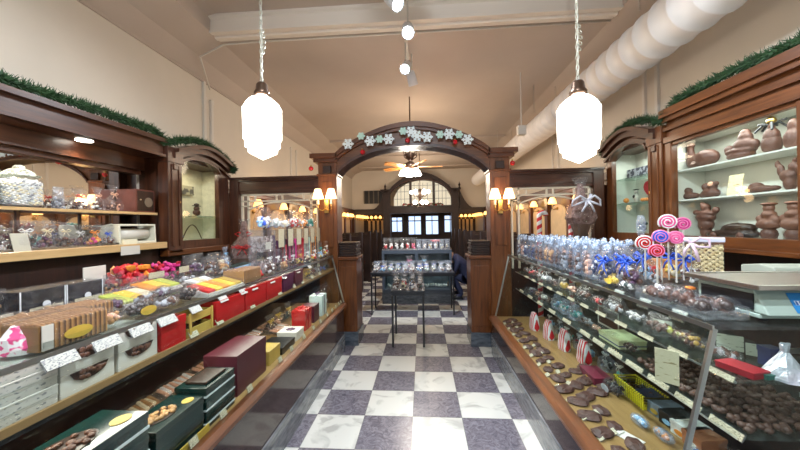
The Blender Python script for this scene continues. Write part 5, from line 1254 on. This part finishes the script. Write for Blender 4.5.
q = MB(); q.tube([(0,0,0),(.035,0,.03),(.07,0,.02),(.075,0,-.02),(.03,0,-.02),(0,0,0)], .007, 5).tube([(0,0,0),(-.025,0,-.04),(-.03,0,-.075)], .007, 5).tube([(0,0,0),(.02,0,-.05),(.03,0,-.10)], .008, 5).tube([(0,0,0),(-.03,0,.025)], .007, 5); q.build('loops', mat('pale_pink_ribbon', (.80,.60,.72), .4), t, smooth=True)
MB().tube([(0,.012,0),(0,.012,-.20)], .003, 4).build('support_wire', ALU, t)
t = thing('gift_veil', 'pinched white film plume above the red and white lollipop', 'wrapper', (*onX(641,238,1.36),), R_); 
MB().loft([(-.20,.004,.004),(-.02,.005,.005),(.0,.006,.006),(.02,.02,.012),(.06,.028,.016),(.10,.03,.015),(.14,.02,.008)], 10, .1).build('film', CELLOW, t)
# popcorn tub
t = thing('popcorn_tub', 'clear tub of popcorn with a pale lid behind the scale', 'tub', (*px(700,277,1.2), ZB+.0005), R_+.85)
MB().box(-.115,.115,-.07,.07,0,.235).build('tub', ACRY, t, bevel=.01)
q = MB(); rnd = random.Random(8); q2 = [mat('popcorn', (.80,.66,.36), .6, noise=.25, nscale=50)]
for z in range(14):
    for i in range(13):
        (i % 2 == z % 2) and q.blob((-.10+i*.0167, -.060+rnd.uniform(0,.012), .018+z*.0148), (.014,.012,.013), .32, rnd)
    for j in range(6):
        for s_ in (-1, 1): q.blob((s_*.10, -.045+j*.019, .015+z*.015), (.011,.011,.010), .28, rnd)
q.build('popcorn', q2, t, kind='stuff'); MB().box(-.095,.095,-.046,.06,.005,.21).build('popcorn_shade', mat('popcorn_gap_shade',(.30,.17,.05),.7), t)  # dark core paints the shade in the gaps between kernels
MB().box(-.12,.12,-.075,.075,.235,.262).build('lid', mat('lilac_lid', (.66,.68,.82), .4), t, bevel=.004)
# clear tray with chocolate bags
t = thing('acrylic_tray', 'clear acrylic tray at the near corner of the right counter', 'tray', (1.135, 1.465, ZB+.0005), R_)
W_, D_ = .39, .16
q = MB().box(-W_/2,W_/2,-D_/2,D_/2,0,.004).box(-W_/2,W_/2,-D_/2,-D_/2+.004,.004,.028).box(-W_/2,W_/2,D_/2-.004,D_/2,.004,.05).box(-W_/2,-W_/2+.004,-D_/2+.004,D_/2-.004,.004,.05).box(W_/2-.004,W_/2,-D_/2+.004,D_/2-.004,.004,.035); q.build('tray', ACRY, t)
k = 0
for X, Y in ((1.10,1.60),(1.10,1.51),(1.10,1.42),(1.10,1.335),(1.17,1.59),(1.17,1.50),(1.17,1.40),(1.17,1.32)):
    q = rt_(pouch(.10,.095,.065+.012*(k%3),('choc','choc','dark'),370+k,None,n=12,r=.02), X, Y, 'crinkled clear pack of chocolates in the acrylic tray, %s of eight' % ORD[k], R_+.35*((k*3)%4-1), ZB+.0055); k += 1
bits(1.135, 1.43, ZB+.09, 'orange foil sweet lying on the packs in the tray', [('foil', mat('orange_foil', (.8,.25,.05), .25, metal=.6), [((0,0,.0),(.022,.018,.010),.2)])], cat='sweet', name='foil_sweet')
# scale
t = thing('weighing_scale', 'mint grey shop scale with steel platter on the right counter', 'scale', (1.40, 1.37, ZB+.0005), .0)
SCM = mat('mint_grey_plastic', (.36,.46,.40), .4)
q = MB(); q.box(-.17,.26,-.12,.14,.012,.03)
q.prism([(-.15,.03),(.14,.03),(.14,.115),(-.10,.115)], 'X', -.17, .26); q.build('body', SCM, t, bevel=.005)
MB().box(-.174,-.17,-.10,.12,.04,.10).build('dark_side_slot', BLACK, t)
for x in (-.13, .22):
    for y in (-.09, .11): MB().lathe([(.014,0),(.014,.013)], (x,y,0), 8).build('foot', BLACK, t)
q = MB(); q.box(-.20,.29,-.15,.17,.126,.136); q.strip([(-.205,-.155),(.295,-.155),(.295,.175),(-.205,.175),(-.205,-.155)], [(-.195,-.145),(.285,-.145),(.285,.165),(-.195,.165),(-.195,-.145)], 'Z', .122, .142); q.build('platter', STEEL, t, bevel=.003)
MB().box(-.03,.08,-.04,.06,.115,.126).build('platter_post', BLACK, t)
sl_ = .085/.05
def onface(x0, x1, u0, u1, m, nm, off=.0015):     # a sticker on the sloped front
    y = lambda u: -.15+.05*u; z = lambda u: .03+.085*u
    q = MB(); q.prism([(y(u0)-off,z(u0)),(y(u1)-off,z(u1)),(y(u1)-off-.001,z(u1)),(y(u0)-off-.001,z(u0))], 'X', x0, x1); return q.build(nm, m, t)
onface(-.07,.025,.12,.88,cm('blue') if 0 else mat('blue_sticker', (.02,.22,.55), .35),'blue_sticker'); onface(-.06,.015,.42,.58,mat('sticker_white',(.8,.85,.9),.4),'white_lettering',.003)
for i in range(6): onface(-.058+i*.0125,-.052+i*.0125,.43,.57,mat('blue_ink', (.02,.12,.4), .4),'letter_stroke',.0045)
onface(.055,.12,.18,.72,WHITE,'round_emblem_label'); onface(.065,.11,.30,.62,mat('purple_blue_ink',(.05,.06,.5),.4),'emblem_ring',.003); onface(.078,.097,.38,.54,WHITE,'emblem_hole',.0045)
t = thing('label_printer', 'long grey-green machine behind the scale', 'machine', (1.80, 1.70, ZB+.0005), R_+1.5)
q = MB(); q.prism([(-.09,0),(.1,0),(.1,.14),(.0,.155),(-.07,.145),(-.09,.11)], 'X', -.12, .5); q.build('housing', mat('grey_green_plastic',(.33,.36,.30),.45), t, bevel=.006)
MB().box(.12,.2,-.075,-.02,.1505,.156).build('vent', BLACK, t); MB().box(-.11,.49,-.093,-.09,.09,.10).build('pale_stripe', WHITE, t)
# big basket in cellophane
t = thing('gift_basket', 'tall cellophane-wrapped gift basket with ribbon on the right counter', 'gift basket', (1.66, 3.45, ZB+.0005), 0)
MB().lathe([(.07,0),(.075,.03),(.02,.06),(.018,.20),(.06,.24),(.10,.36),(.115,.40),(.10,.40)], (0,0,0), 16).build('basket', mat('dark_wicker_pot', (.14,.075,.045), .5, bump=.4, bscale=80), t)
MB().loft([(.36,.10,.10),(.42,.13,.12),(.50,.12,.11),(.56,.08,.07),(.62,.05,.045),(.70,.04,.035),(.78,.02,.02)], 14, .09).build('packed_sweets', mat('mixed_brown_sweets', (.10,.04,.025), .4, col2=(.50,.42,.38), nscale=38), t)
MB().loft([(.20,.06,.06),(.34,.12,.12),(.44,.145,.135),(.53,.12,.11),(.60,.07,.06),(.66,.055,.05),(.76,.05,.04),(.84,.075,.04)], 16, .09, power=.8).build('wrapper', CELLO, t)
q = MB()
for s_ in (-1, 1): q.tube([(0,-.13,.60),(s_*.07,-.15,.64),(s_*.13,-.13,.60),(s_*.14,-.12,.54),(s_*.09,-.14,.56),(0,-.13,.60)], .011, 6).tube([(0,-.13,.6),(s_*.03,-.17,.54),(s_*.06,-.16,.48)], .010, 6)
q.tube([(-.02,-.08,.62),(.05,-.10,.58),(.02,-.10,.54),(.06,-.1,.66)], .014, 5); q.build('ribbon', mat('white_lilac_ribbon', (.66,.68,.78), .35), t, smooth=True)
# tags along the right counter edge
pt = Placer(tag_card(.06,.036,-.5,TAGW)); n = 0; Y = 3.8
while Y > 1.3:
    pt.put((1.034, Y, 1.166), R_, 'white price tag on the right counter top edge, %s from the far end' % ORD[n], 'white tags along the right counter top edge', 1. if Y > 1.9 else 1.25)
    Y -= .14 if Y > 2.0 else .2; n += 1
# ================================================================== INSIDE THE RIGHT COUNTER
Z1, Z2, Z0 = 1.0005, .8005, .4555
X1, X2 = 1.12, 1.12
cyc = [('choc','dark'),('red','choc'),('grey','choc'),('white','grey'),('dark','choc'),('gold','choc'),('peach','choc')]
for i in range(13):
    Y = 3.75-i*.185
    rt_(stand_bag(.14,.11,.10,cyc[i%7],400+i,n=16,r=.018) if i%2 else pouch(.15,.10,.07,cyc[i%7],400+i,None,n=22), X1+.09, Y, 'small pack on the upper glass shelf of the right counter, %s from the far end' % ORD[i], R_, Z1)
rt_(carton(.12,.08,.025,mat('red_packet',(.32,.008,.02),.35)), *px(742,372,Z1), 'bright red packet at the near end of the upper glass shelf', R_+.25, Z1)
rt_(carton(.05,.05,.018,mat('green_packet',(.01,.12,.09),.4)), *px(765,377,Z1), 'flat green packet beside the foil cone', R_+.2, Z1)
t = thing('foil_cone', 'silver foil cone with a pinched top at the near end of the upper glass shelf', 'sweet', (*px(785,378,Z1), Z1), 0)
MB().loft([(0,.058,.055),(.012,.06,.057),(.05,.038,.036),(.08,.018,.018),(.095,.010,.010),(.125,.016,.010)], 14, .12, power=.9).build('foil', mat('crumpled_silver_foil',(.66,.70,.78),.28,metal=.6,bump=.8,bscale=35), t)
rt_(carton(.05,.05,.075,cm('navy')), *px(771,366,Z1), 'small navy box behind the silver foil cone', R_, Z1)
def sign(X, Y, z, w, h, m, label, rz, tilt=-.12):
    t = thing('sign_card', label, 'sign', (X, Y, z), rz); o = MB().box(-w/2,w/2,0,.003,0,h).build('card', m, t); o.rotation_euler.x = tilt; return t
NOTE = printed('pale_green_notice', (.46,.52,.42), (.18,.2,.15), 60, .60, (.5,1,2.2)); NOTE2 = printed('cream_notice', (.55,.50,.34), (.25,.2,.1), 45, .60, (.5,1,2.2))
sign(*px(662,331,Z1), Z1, .08, .055, NOTE, 'pale green printed card inside the right counter, left of the edge post', R_+.7)
sign(*px(730,350,Z1), Z1, .085, .065, NOTE, 'pale green printed card just behind the edge post of the right counter', R_+.9) 
sign(*px(759,357,Z1), Z1, .075, .05, NOTE, 'pale green printed card near the silver foil cone', R_+.9)
t = thing('sign_card', 'tall cream card hanging in the right counter with brown writing', 'sign', (*onX(667,383,1.02),), R_+.75); MB().box(-.04,.04,0,.003,0,.14).build('card', NOTE2, t)
rt_(pouch(.16,.09,.06,('lime','choc'),440,None,n=24), X1+.10, 1.62, 'olive and brown pack on the upper glass shelf beside the green card', R_, Z1)
rt_(pouch(.17,.12,.05,('choc','grey'),441,None,n=24), X1+.12, 1.42, 'brown pack on the upper shelf before the near cards', R_, Z1)
# cream label strips on shelf edges
LS = Placer(tag_card(.13,.026,-.45,TAGM,'shelf_label')); 
for o in LS.p.children_recursive: pass
LS.p['category'] = 'label'
n = 0
for i in range(12):
    Y = 1.26+i*.17 if i < 6 else 1.26+6*.17+(i-6)*.28
    LS.put((X2-.012, Y, Z2-.008), R_, 'cream label strip on the lower glass shelf edge, %s from the near end' % ORD[i], 'label strips on the lower glass shelf')
for i in range(12):
    Y = 1.27+i*.2
    LS.put((X1-.016, Y, Z1-.010), R_, 'cream label strip on the upper glass shelf edge, %s from the near end' % ORD[i], 'label strips on the upper glass shelf', .8)
# chocolate clusters in rows on the lower shelf
q = thing('chocolate_cluster', '', 'chocolate')
m_ = MB(); rnd = random.Random(3)
for i in range(5): m_.blob((rnd.uniform(-.018,.018), rnd.uniform(-.014,.014), .014+rnd.uniform(0,.012)), (.017,.016,.013), .16, rnd)
m_.build('cluster', mat('cluster_chocolate', (.075,.034,.022), .55, noise=.3, nscale=35), q, smooth=True)
pc = Placer(q); n = 0
for j in range(7):
    for i in range(11):
        X = X2+.05+j*.060; Y = 1.235+i*.056
        pc.put((X+R.uniform(-.004,.004), Y+R.uniform(-.004,.004), Z2+.0005), R.uniform(0,6), 'lumpy milk chocolate cluster in the rows on the near lower glass shelf', 'rows of chocolate clusters')
for i in range(11):
    Y = 1.98+i*.165
    t_ = rt_(pouch(.14,.1,.06,cyc[(i*3)%7],450+i,None,n=20) if i not in (4,5,6) else stand_bag(.13,.10,.12,('white','sky','teal'),450+i,film=CELLOW,n=14), X2+.10, Y, 'pack on the lower glass shelf of the right counter, %s past the chocolate clusters' % ORD[i], R_, Z2)
t = rt_(carton(.26,.02,.14,mat('brown_picture_box',(.10,.05,.035),.4),name='picture_box'), X2+.24, 2.42, 'upright box with a brown picture and pale frame on the lower glass shelf', R_, Z2)
q = MB().strip([(-.13,0),(.13,0),(.13,.14),(-.13,.14),(-.13,0)], [(-.12,.01),(.12,.01),(.12,.13),(-.12,.13),(-.12,.01)], 'Y', -.016, -.0125); q.build('pale_frame', WHITE, t)
t = rt_(carton(.22,.16,.05,mat('pale_lime_box',(.50,.55,.30),.4),band=cm('navy')), X2+.14, 2.12, 'pale lime boxes with navy band on the lower glass shelf', R_, Z2)
# bottom deck
XB = .90
py_ = thing('chocolate_piece', '', 'chocolate'); m_ = MB(); rnd = random.Random(6)
m_.loft([(0,.042,.03),(.008,.046,.034),(.016,.036,.026),(.019,.02,.014)], 12, .09, rnd, .8); m_.build('slab', mat('slab_chocolate', (.075,.030,.022), .55, noise=.3, nscale=30), py_)
pp = Placer(py_); pl_ = Placer(tag_card(.045,.026,-1.0,TAGM,'deck_label')); pl_.p['category'] = 'label'
n = 0
for j in range(4):
    for i in range(17):
        X = XB+.04+j*.09+R.uniform(-.01,.01); Y = 1.30+i*.148+.06*j
        if j >= 2 and (Y < 2.15 or 2.6 < Y): continue
        pp.put((X, Y, Z0+.0005), R.uniform(0,3), 'flat milk chocolate piece lying on the gold deck of the right counter', 'chocolate pieces on the bottom deck', R.uniform(1.0,1.45))
for j in range(2):
    for i in range(14):
        X = XB-.012+j*.095; Y = 1.36+i*.172+.05*j
        pl_.put((X, Y, Z0+.0005), R_, 'small cream label on the gold deck, %s from near end, %s line' % (ORD[i], ('front','second')[j]), 'cream labels on the bottom deck')
t = thing('sheet_label', 'white paper card lying among the chocolate pieces', 'label', (1.05, 1.72, Z0+.001), R_+.5); MB().box(-.06,.06,-.035,.035,0,.003).box(-.05,-.03,-.035,.02,.003,.01).build('paper', TRIMW, t)
for i, (X, Y) in enumerate(((1.16,3.42),(1.20,3.15),(1.23,2.88),(1.27,2.62))):
    t = thing('striped_bag', 'red and white striped sweet bag on the gold deck, %s from the far end' % ORD[i], 'bag', (X, Y, Z0+.0005), R_+.2)
    MB().loft([(0,.05,.035),(.03,.055,.04),(.12,.05,.03),(.18,.035,.012)], 12, .05).build('paper', striped('red_white_stripes', (.6,.02,.03), (.75,.75,.75), 40, 'x', tilt=0, soft=.2), t)
for i in range(7):
    Y = 3.5-i*.2; rt_(twist_bag(.13,.1,.18,(('silver','sky'),('black','silver'),('white','teal'),('black','crimson'))[i%4],('white','silver')[i%2],470+i,film=CELLOW if i%2 else CELLO), 1.36+.02*(i%2), Y, 'silvery bag behind the striped ones on the gold deck, %s from the far end' % ORD[i], R_, Z0)
for i in range(6):
    rt_(pouch(.14,.11,.08,(('black','dark'),('choc','grey'),('navy','white'))[i%3],600+i,None,n=22), 1.42, 2.12-i*.15, 'dark crinkled pack at the back of the right gold deck, %s from far' % ORD[i], R_, Z0)
rt_(carton(.2,.12,.05,mat('wine_box',(.16,.02,.04),.35),oval='gold'), 1.22, 2.36, 'wine red box with a gold seal on the gold deck', R_, Z0)
rt_(pouch(.2,.13,.09,('black','dark'),480,'grey',n=30), 1.24, 2.16, 'black crinkled pack next to the wine red box', R_, Z0)
t = thing('woven_basket', 'long yellow woven basket on the gold deck of the right counter', 'basket', (*px(640,398,Z0), Z0+.0005), R_); t.scale = (.9,.9,.9)
YW = striped('yellow_weave', (.80,.68,.03), (.10,.07,.01), 48, 'x', soft=.3)
q = MB()
for k in range(5):
    z = .012+k*.018; w, d = .15+.003*k, .065+.003*k
    q.tube([(-w,-d,z),(w,-d,z),(w,d,z),(-w,d,z)], .0075, 5, closed=True)
for k in range(15):
    x = -.15+k*.0214; q.box(x-.004,x+.004,-.082,-.072,0,.09).box(x-.004,x+.004,.072,.082,0,.09)
q.box(-.15,.15,-.065,.065,0,.006); q.build('basket_weave', YW, t)
candies(t, .26, .11, .08, [DARKC, CHOC], 30, .018, z0=.008, name='chocolates')
for i in range(5):
    Y = 1.66-i*.115; t = rt_(carton(.10,.13,.07,[mat('navy_pack',(.03,.04,.09),.3),mat('grey_blue_pack',(.20,.26,.34),.35),cm('black'),cm('white'),mat('orange_print_pack',(.5,.2,.1),.4)][i],oval=('white','gold','sky','orange','white')[i]), *px(652+i*13,404+i*11,Z0), 'small upright packet on the right gold deck, %s past the yellow basket' % ORD[i], R_+.12, Z0)
for i, (X, Y) in enumerate((px(640,425,Z0),px(664,440,Z0),px(700,462,Z0))):
    t = rt_(pouch(.13,.07,.05,(('white','sky'),('orange','grey'),('white','blue'))[i],490+i,None,film=CELLOW,n=18), X, Y, 'pale wrapped pack at the near end of the gold deck, %s of three' % ORD[i], R_, Z0)
# ================================================================== TABLES IN THE PASSAGE
def table(X0, X1, Y0, Y1, z, label, cloth=False):
    t = thing('display_table', label, 'table', ((X0+X1)/2, (Y0+Y1)/2, 0)); w, d = (X1-X0)/2, (Y1-Y0)/2
    MB().box(-w,w,-d,d,z-.03,z).box(-w+.02,w-.02,-d+.02,d-.02,z-.07,z-.03).build('tabletop', mat('black_tabletop',(.02,.022,.028),.3), t, bevel=.004)
    for sx in (-1,1):
        for sy_ in (-1,1): x, y = sx*(w-.02), sy_*(d-.02); MB().box(x-.0125,x+.0125,y-.0125,y+.0125,0,z-.07).build('leg', BLACK, t)
    return t
table(-.42, .02, 4.08, 4.62, .73, 'small black display table in the passage, nearest the camera')
table(-.93, .55, 5.55, 6.05, .74, 'wide black display table behind the small one')
k = 0
ff = [('choc','white'),('dark','cream'),('navy','white'),('choc','green'),('dark','white'),('red','white'),('choc','sky')]
for j in range(3):
    for i in range(4):
        rt_(twist_bag(.105,.10,.21,ff[k%7],('white','silver','green')[k%3],500+k,flare=.9,film=CELLO), -.36+i*.107, 4.15+j*.17, 'clear gift bag on the small black table, row %s, %s from the left' % (('one','two','three')[j], ORD[i]), 0, .73); k += 1
pr2 = [Placer(twist_bag(.13,.11,.17,f,tie,520+i,flare=.9,film=(CELLO,CELLOW)[i%2],n=12,r=.02)) for i, (f, tie) in enumerate(((('choc','white'),'white'),(('dark','cream'),'silver'),(('sky','choc'),'blue'),(('nut','white'),'white'),(('white','mint'),'white')))]
for j in range(3):
    for i in range(11):
        pr2[(i*2+j*3) % 5].put((-.84+i*.13, 5.62+j*.15, .7405), .3*((i*7+j)%3-1), 'small wrapped bag on the wide black table, %s row, %s from the left' % (('front','middle','back')[j], ORD[i]), 'wrapped bags on the wide black table')
for i, x in enumerate((-.25, .03)): rt_(twist_bag(.18,.14,.25,(('white','pink'),('sky','blue'))[i],('pink','sky')[i],540+i), x, 6.02-.0, ('large pink and white bag at the back of the wide table', 'large bag with bright blue bow at the back of the wide table')[i], 0, .7405)
# low glazed display behind
t = thing('floor_display', 'dark blue-grey display counter at the end of the passage', 'display counter', (-.12, 6.55, 0)); w = .70
MB().box(-w,w,-.22,.25,0,.2).build('marble_plinth', MARB, t); q = MB().box(-w,w,-.2,.25,.2,.28).box(-w,-w+.05,-.2,.25,.28,1.0).box(w-.05,w,-.2,.25,.28,1.0).box(-w,w,-.2,.25,1.0,1.07).box(-w,w,.2,.25,.28,1.0).box(-.03,.03,-.2,-.15,.28,1.0); q.build('cabinet_frame', mat('slate_blue_paint',(.045,.06,.085),.4), t)
MB().box(-w+.05,w-.05,-.195,-.19,.28,1.0).build('front_glass', GLASS, t); MB().box(-w+.05,w-.05,.17,.19,.28,1.0).build('pale_backing', mat('blue_grey_backing',(.16,.2,.25),.5,noise=.3,nscale=8), t)
MB().box(-w+.06,w-.06,-.15,.17,.60,.61).build('glass_shelf', GLASSG, t); q = MB()
rnd = random.Random(12)
for i in range(24): q.blob((-.6+i*.052, rnd.uniform(-.08,.08), .65), (.03,.03,.035), .2, rnd)
for i in range(24): q.blob((-.6+i*.052, rnd.uniform(-.08,.08), .325), (.03,.03,.04), .2, rnd)
q.build('sweets', [mat('assorted_pale_sweets',(.5,.5,.48),.5,noise=.4,nscale=10)], t, kind='stuff')
cols = [('red','white'),('red','white'),('white','silver'),('mint','white'),('red','white'),('red','pink'),('grey','white'),('nut','white'),('gold','white'),('cream','white'),('cream','grey'),('cream','dark')]
for i, c_ in enumerate(cols):
    rt_(stand_bag(.105,.09,.25 if i < 6 else .21,c_,560+i,film=CELLOW if i>5 else CELLO,n=14,r=.02), -.76+i*.115, 6.50, 'upright %s and %s bag on the blue-grey display counter, %s from the left' % (c_[0], c_[1], ORD[i]), 0, 1.0705)
t = thing('red_poinsettia', 'red poinsettia standing behind the passage display', 'plant', (.27, 6.70, 1.07)); q = MB()
for i in range(9): a = i*2*PI/9; q.tube([(0,0,.12),(.05*math.cos(a),.05*math.sin(a),.17),(.11*math.cos(a),.08*math.sin(a),.15+.02*(i%3))], [.006,.02,.003], 5)
q.build('petals', cm('red'), t); MB().lathe([(.04,0),(.05,.1),(.03,.12)], (0,0,0), 10).build('pot', cm('maroon'), t)
# striped candy cane poles
for X, Y, z, lb in ((1.66,4.62,1.86,'tall striped candy cane pole seen through the right opening, nearer the passage'),(2.13,4.70,1.76,'tall striped candy cane pole seen through the right opening, by the gift basket')):
    t = thing('candy_cane', lb, 'candy cane', (X, Y, 0)); pts = [(0,0,0),(0,0,z-.12)]+[(.05-.05*math.cos(a*PI/6), 0, z-.06-.0+.05*math.sin(a*PI/6)) for a in range(7)]
    MB().tube([(0,0,.02*0)]+[(0,0,z*i/24) for i in range(1,22)]+[(.045-.045*math.cos(a*PI/6), 0, z*21/24+.05+.045*math.sin(a*PI/6)) for a in range(7)], .035, 10).build('striped_pole', striped('candy_cane_stripes', (.62,.02,.03), (.78,.74,.70), 9, 'z', tilt=1/(2*PI), soft=.05), t, smooth=True)
    MB().lathe([(.09,0),(.09,.02),(.036,.03)], (0,0,0), 14).build('foot', BLACK, t)
# ================================================================== PERSON bent low beside the booths
def skin_fig(name, joints, edges, m, parent, sub=2, root=0):
    me = bpy.data.meshes.new(name); me.from_pydata([j[0] for j in joints], edges, []); o = bpy.data.objects.new(name, me); C.objects.link(o); o.parent = parent
    me.skin_vertices or None
    md = o.modifiers.new('skin', 'SKIN'); md.use_smooth_shade = True
    for i, j in enumerate(joints):
        sv = me.skin_vertices[0].data[i]; r = j[1]; sv.radius = (r, r) if not isinstance(r, tuple) else r; sv.use_root = (i == root)
    s_ = o.modifiers.new('sub', 'SUBSURF'); s_.levels = sub; s_.render_levels = sub
    me.materials.append(m); return o
t = thing('person', 'person in navy clothes and dark shoes crouching by the right booths', 'person', (.96, 6.9, 0), 0); t.scale = (1.12,)*3
NAVY = mat('navy_cloth', (.010,.014,.045), .8, noise=.2, nscale=20); SKIN = mat('skin', (.45,.25,.17), .5)
J = [((0,0,.36),.145),((-.06,-.02,.55),.15),((-.16,-.03,.70),.145),((-.24,-.03,.78),.085),((-.30,-.03,.80),.05),
     ((.0,.11,.35),.10),((-.30,.13,.42),.078),((-.16,.15,.12),.055),((-.17,.15,.07),.045),((-.28,.15,.04),.042),
     ((.0,-.11,.35),.10),((-.30,-.14,.42),.078),((-.14,-.15,.12),.055),((-.15,-.15,.07),.045),((-.26,-.15,.04),.042),
     ((-.20,.17,.70),.065),((-.30,.22,.50),.048),((-.36,.14,.34),.038),((-.20,-.21,.70),.065),((-.30,-.25,.50),.048),((-.36,-.16,.34),.038)]
E_ = [(0,1),(1,2),(2,3),(3,4),(0,5),(5,6),(6,7),(7,8),(8,9),(0,10),(10,11),(11,12),(12,13),(13,14),(2,15),(15,16),(16,17),(2,18),(18,19),(19,20)]
skin_fig('body', J, E_, NAVY, t)
q = MB(); q.lathe([(.035,-.14),(.05,-.11),(.066,-.07),(.078,0),(.072,.06),(.045,.1),(.01,.115)], (0,0,0), 16); q.blob((-.078,0,-.01), (.018,.012,.02), 0, lvl=0); q.blob((0,.078,0), (.012,.01,.02), 0); q.blob((0,-.078,0), (.012,.01,.02), 0)
h_ = q.build('head', SKIN, t, smooth=True, loc=(-.36,-.03,.86), rot=(0,-.7,0))
q = MB().blob((.02,0,.035), (.085,.086,.092), .05, lvl=1); hr = q.build('hair', DARKC, t, smooth=True, loc=(-.36,-.03,.86), rot=(0,-.7,0))
for s_ in (-1, 1):
    hx, hy, hz = -.38, s_*.14-.0, .31
    q = MB().blob((hx,hy,hz), (.025,.035,.045), .03, lvl=1)
    for f in range(4): a = hy-.024+f*.016; q.tube([(hx-.01,a,hz-.03),(hx-.02,a,hz-.065-.006*(f in (1,2))),(hx-.005,a,hz-.09)], [.010,.009,.007], 6)
    q.tube([(hx,hy-s_*.03,hz),(hx-.03,hy-s_*.045,hz-.03),(hx-.035,hy-s_*.04,hz-.055)], [.012,.010,.008], 6); q.build('hand', SKIN, t, smooth=True)
    MB().loft([(0,.11,.045),(.02,.115,.048),(.05,.09,.042),(.075,.05,.035)], 14, c=(-.22, s_*.15)).build('shoe', BLACK, t, smooth=True)
# ================================================================== LIGHT
w = bpy.data.worlds.new('world'); bpy.context.scene.world = w; w.use_nodes = True
w.node_tree.nodes['Background'].inputs[0].default_value = (.78,.88,1.,1); w.node_tree.nodes['Background'].inputs[1].default_value = .35
# warm room lamps beyond the archway and daylight at the far doors
for y in (6.2, 8.6, 11.2): light('room_lamp', 'POINT', (-.1, y, 2.9), 32, (1,.80,.58), .25)
for s_, X in ((1, -2.6), (-1, 2.3)):
    for y in (5.6, 7.6, 9.6, 11.6): light('booth_glow', 'POINT', (X, y, 2.05), 6, (1,.62,.30), .1)
sc = bpy.context.scene
sc.view_settings.view_transform = 'Standard'; sc.view_settings.look = 'None'; sc.view_settings.gamma = 1; sc.view_settings.use_curve_mapping = False
sc.view_settings.exposure = .35
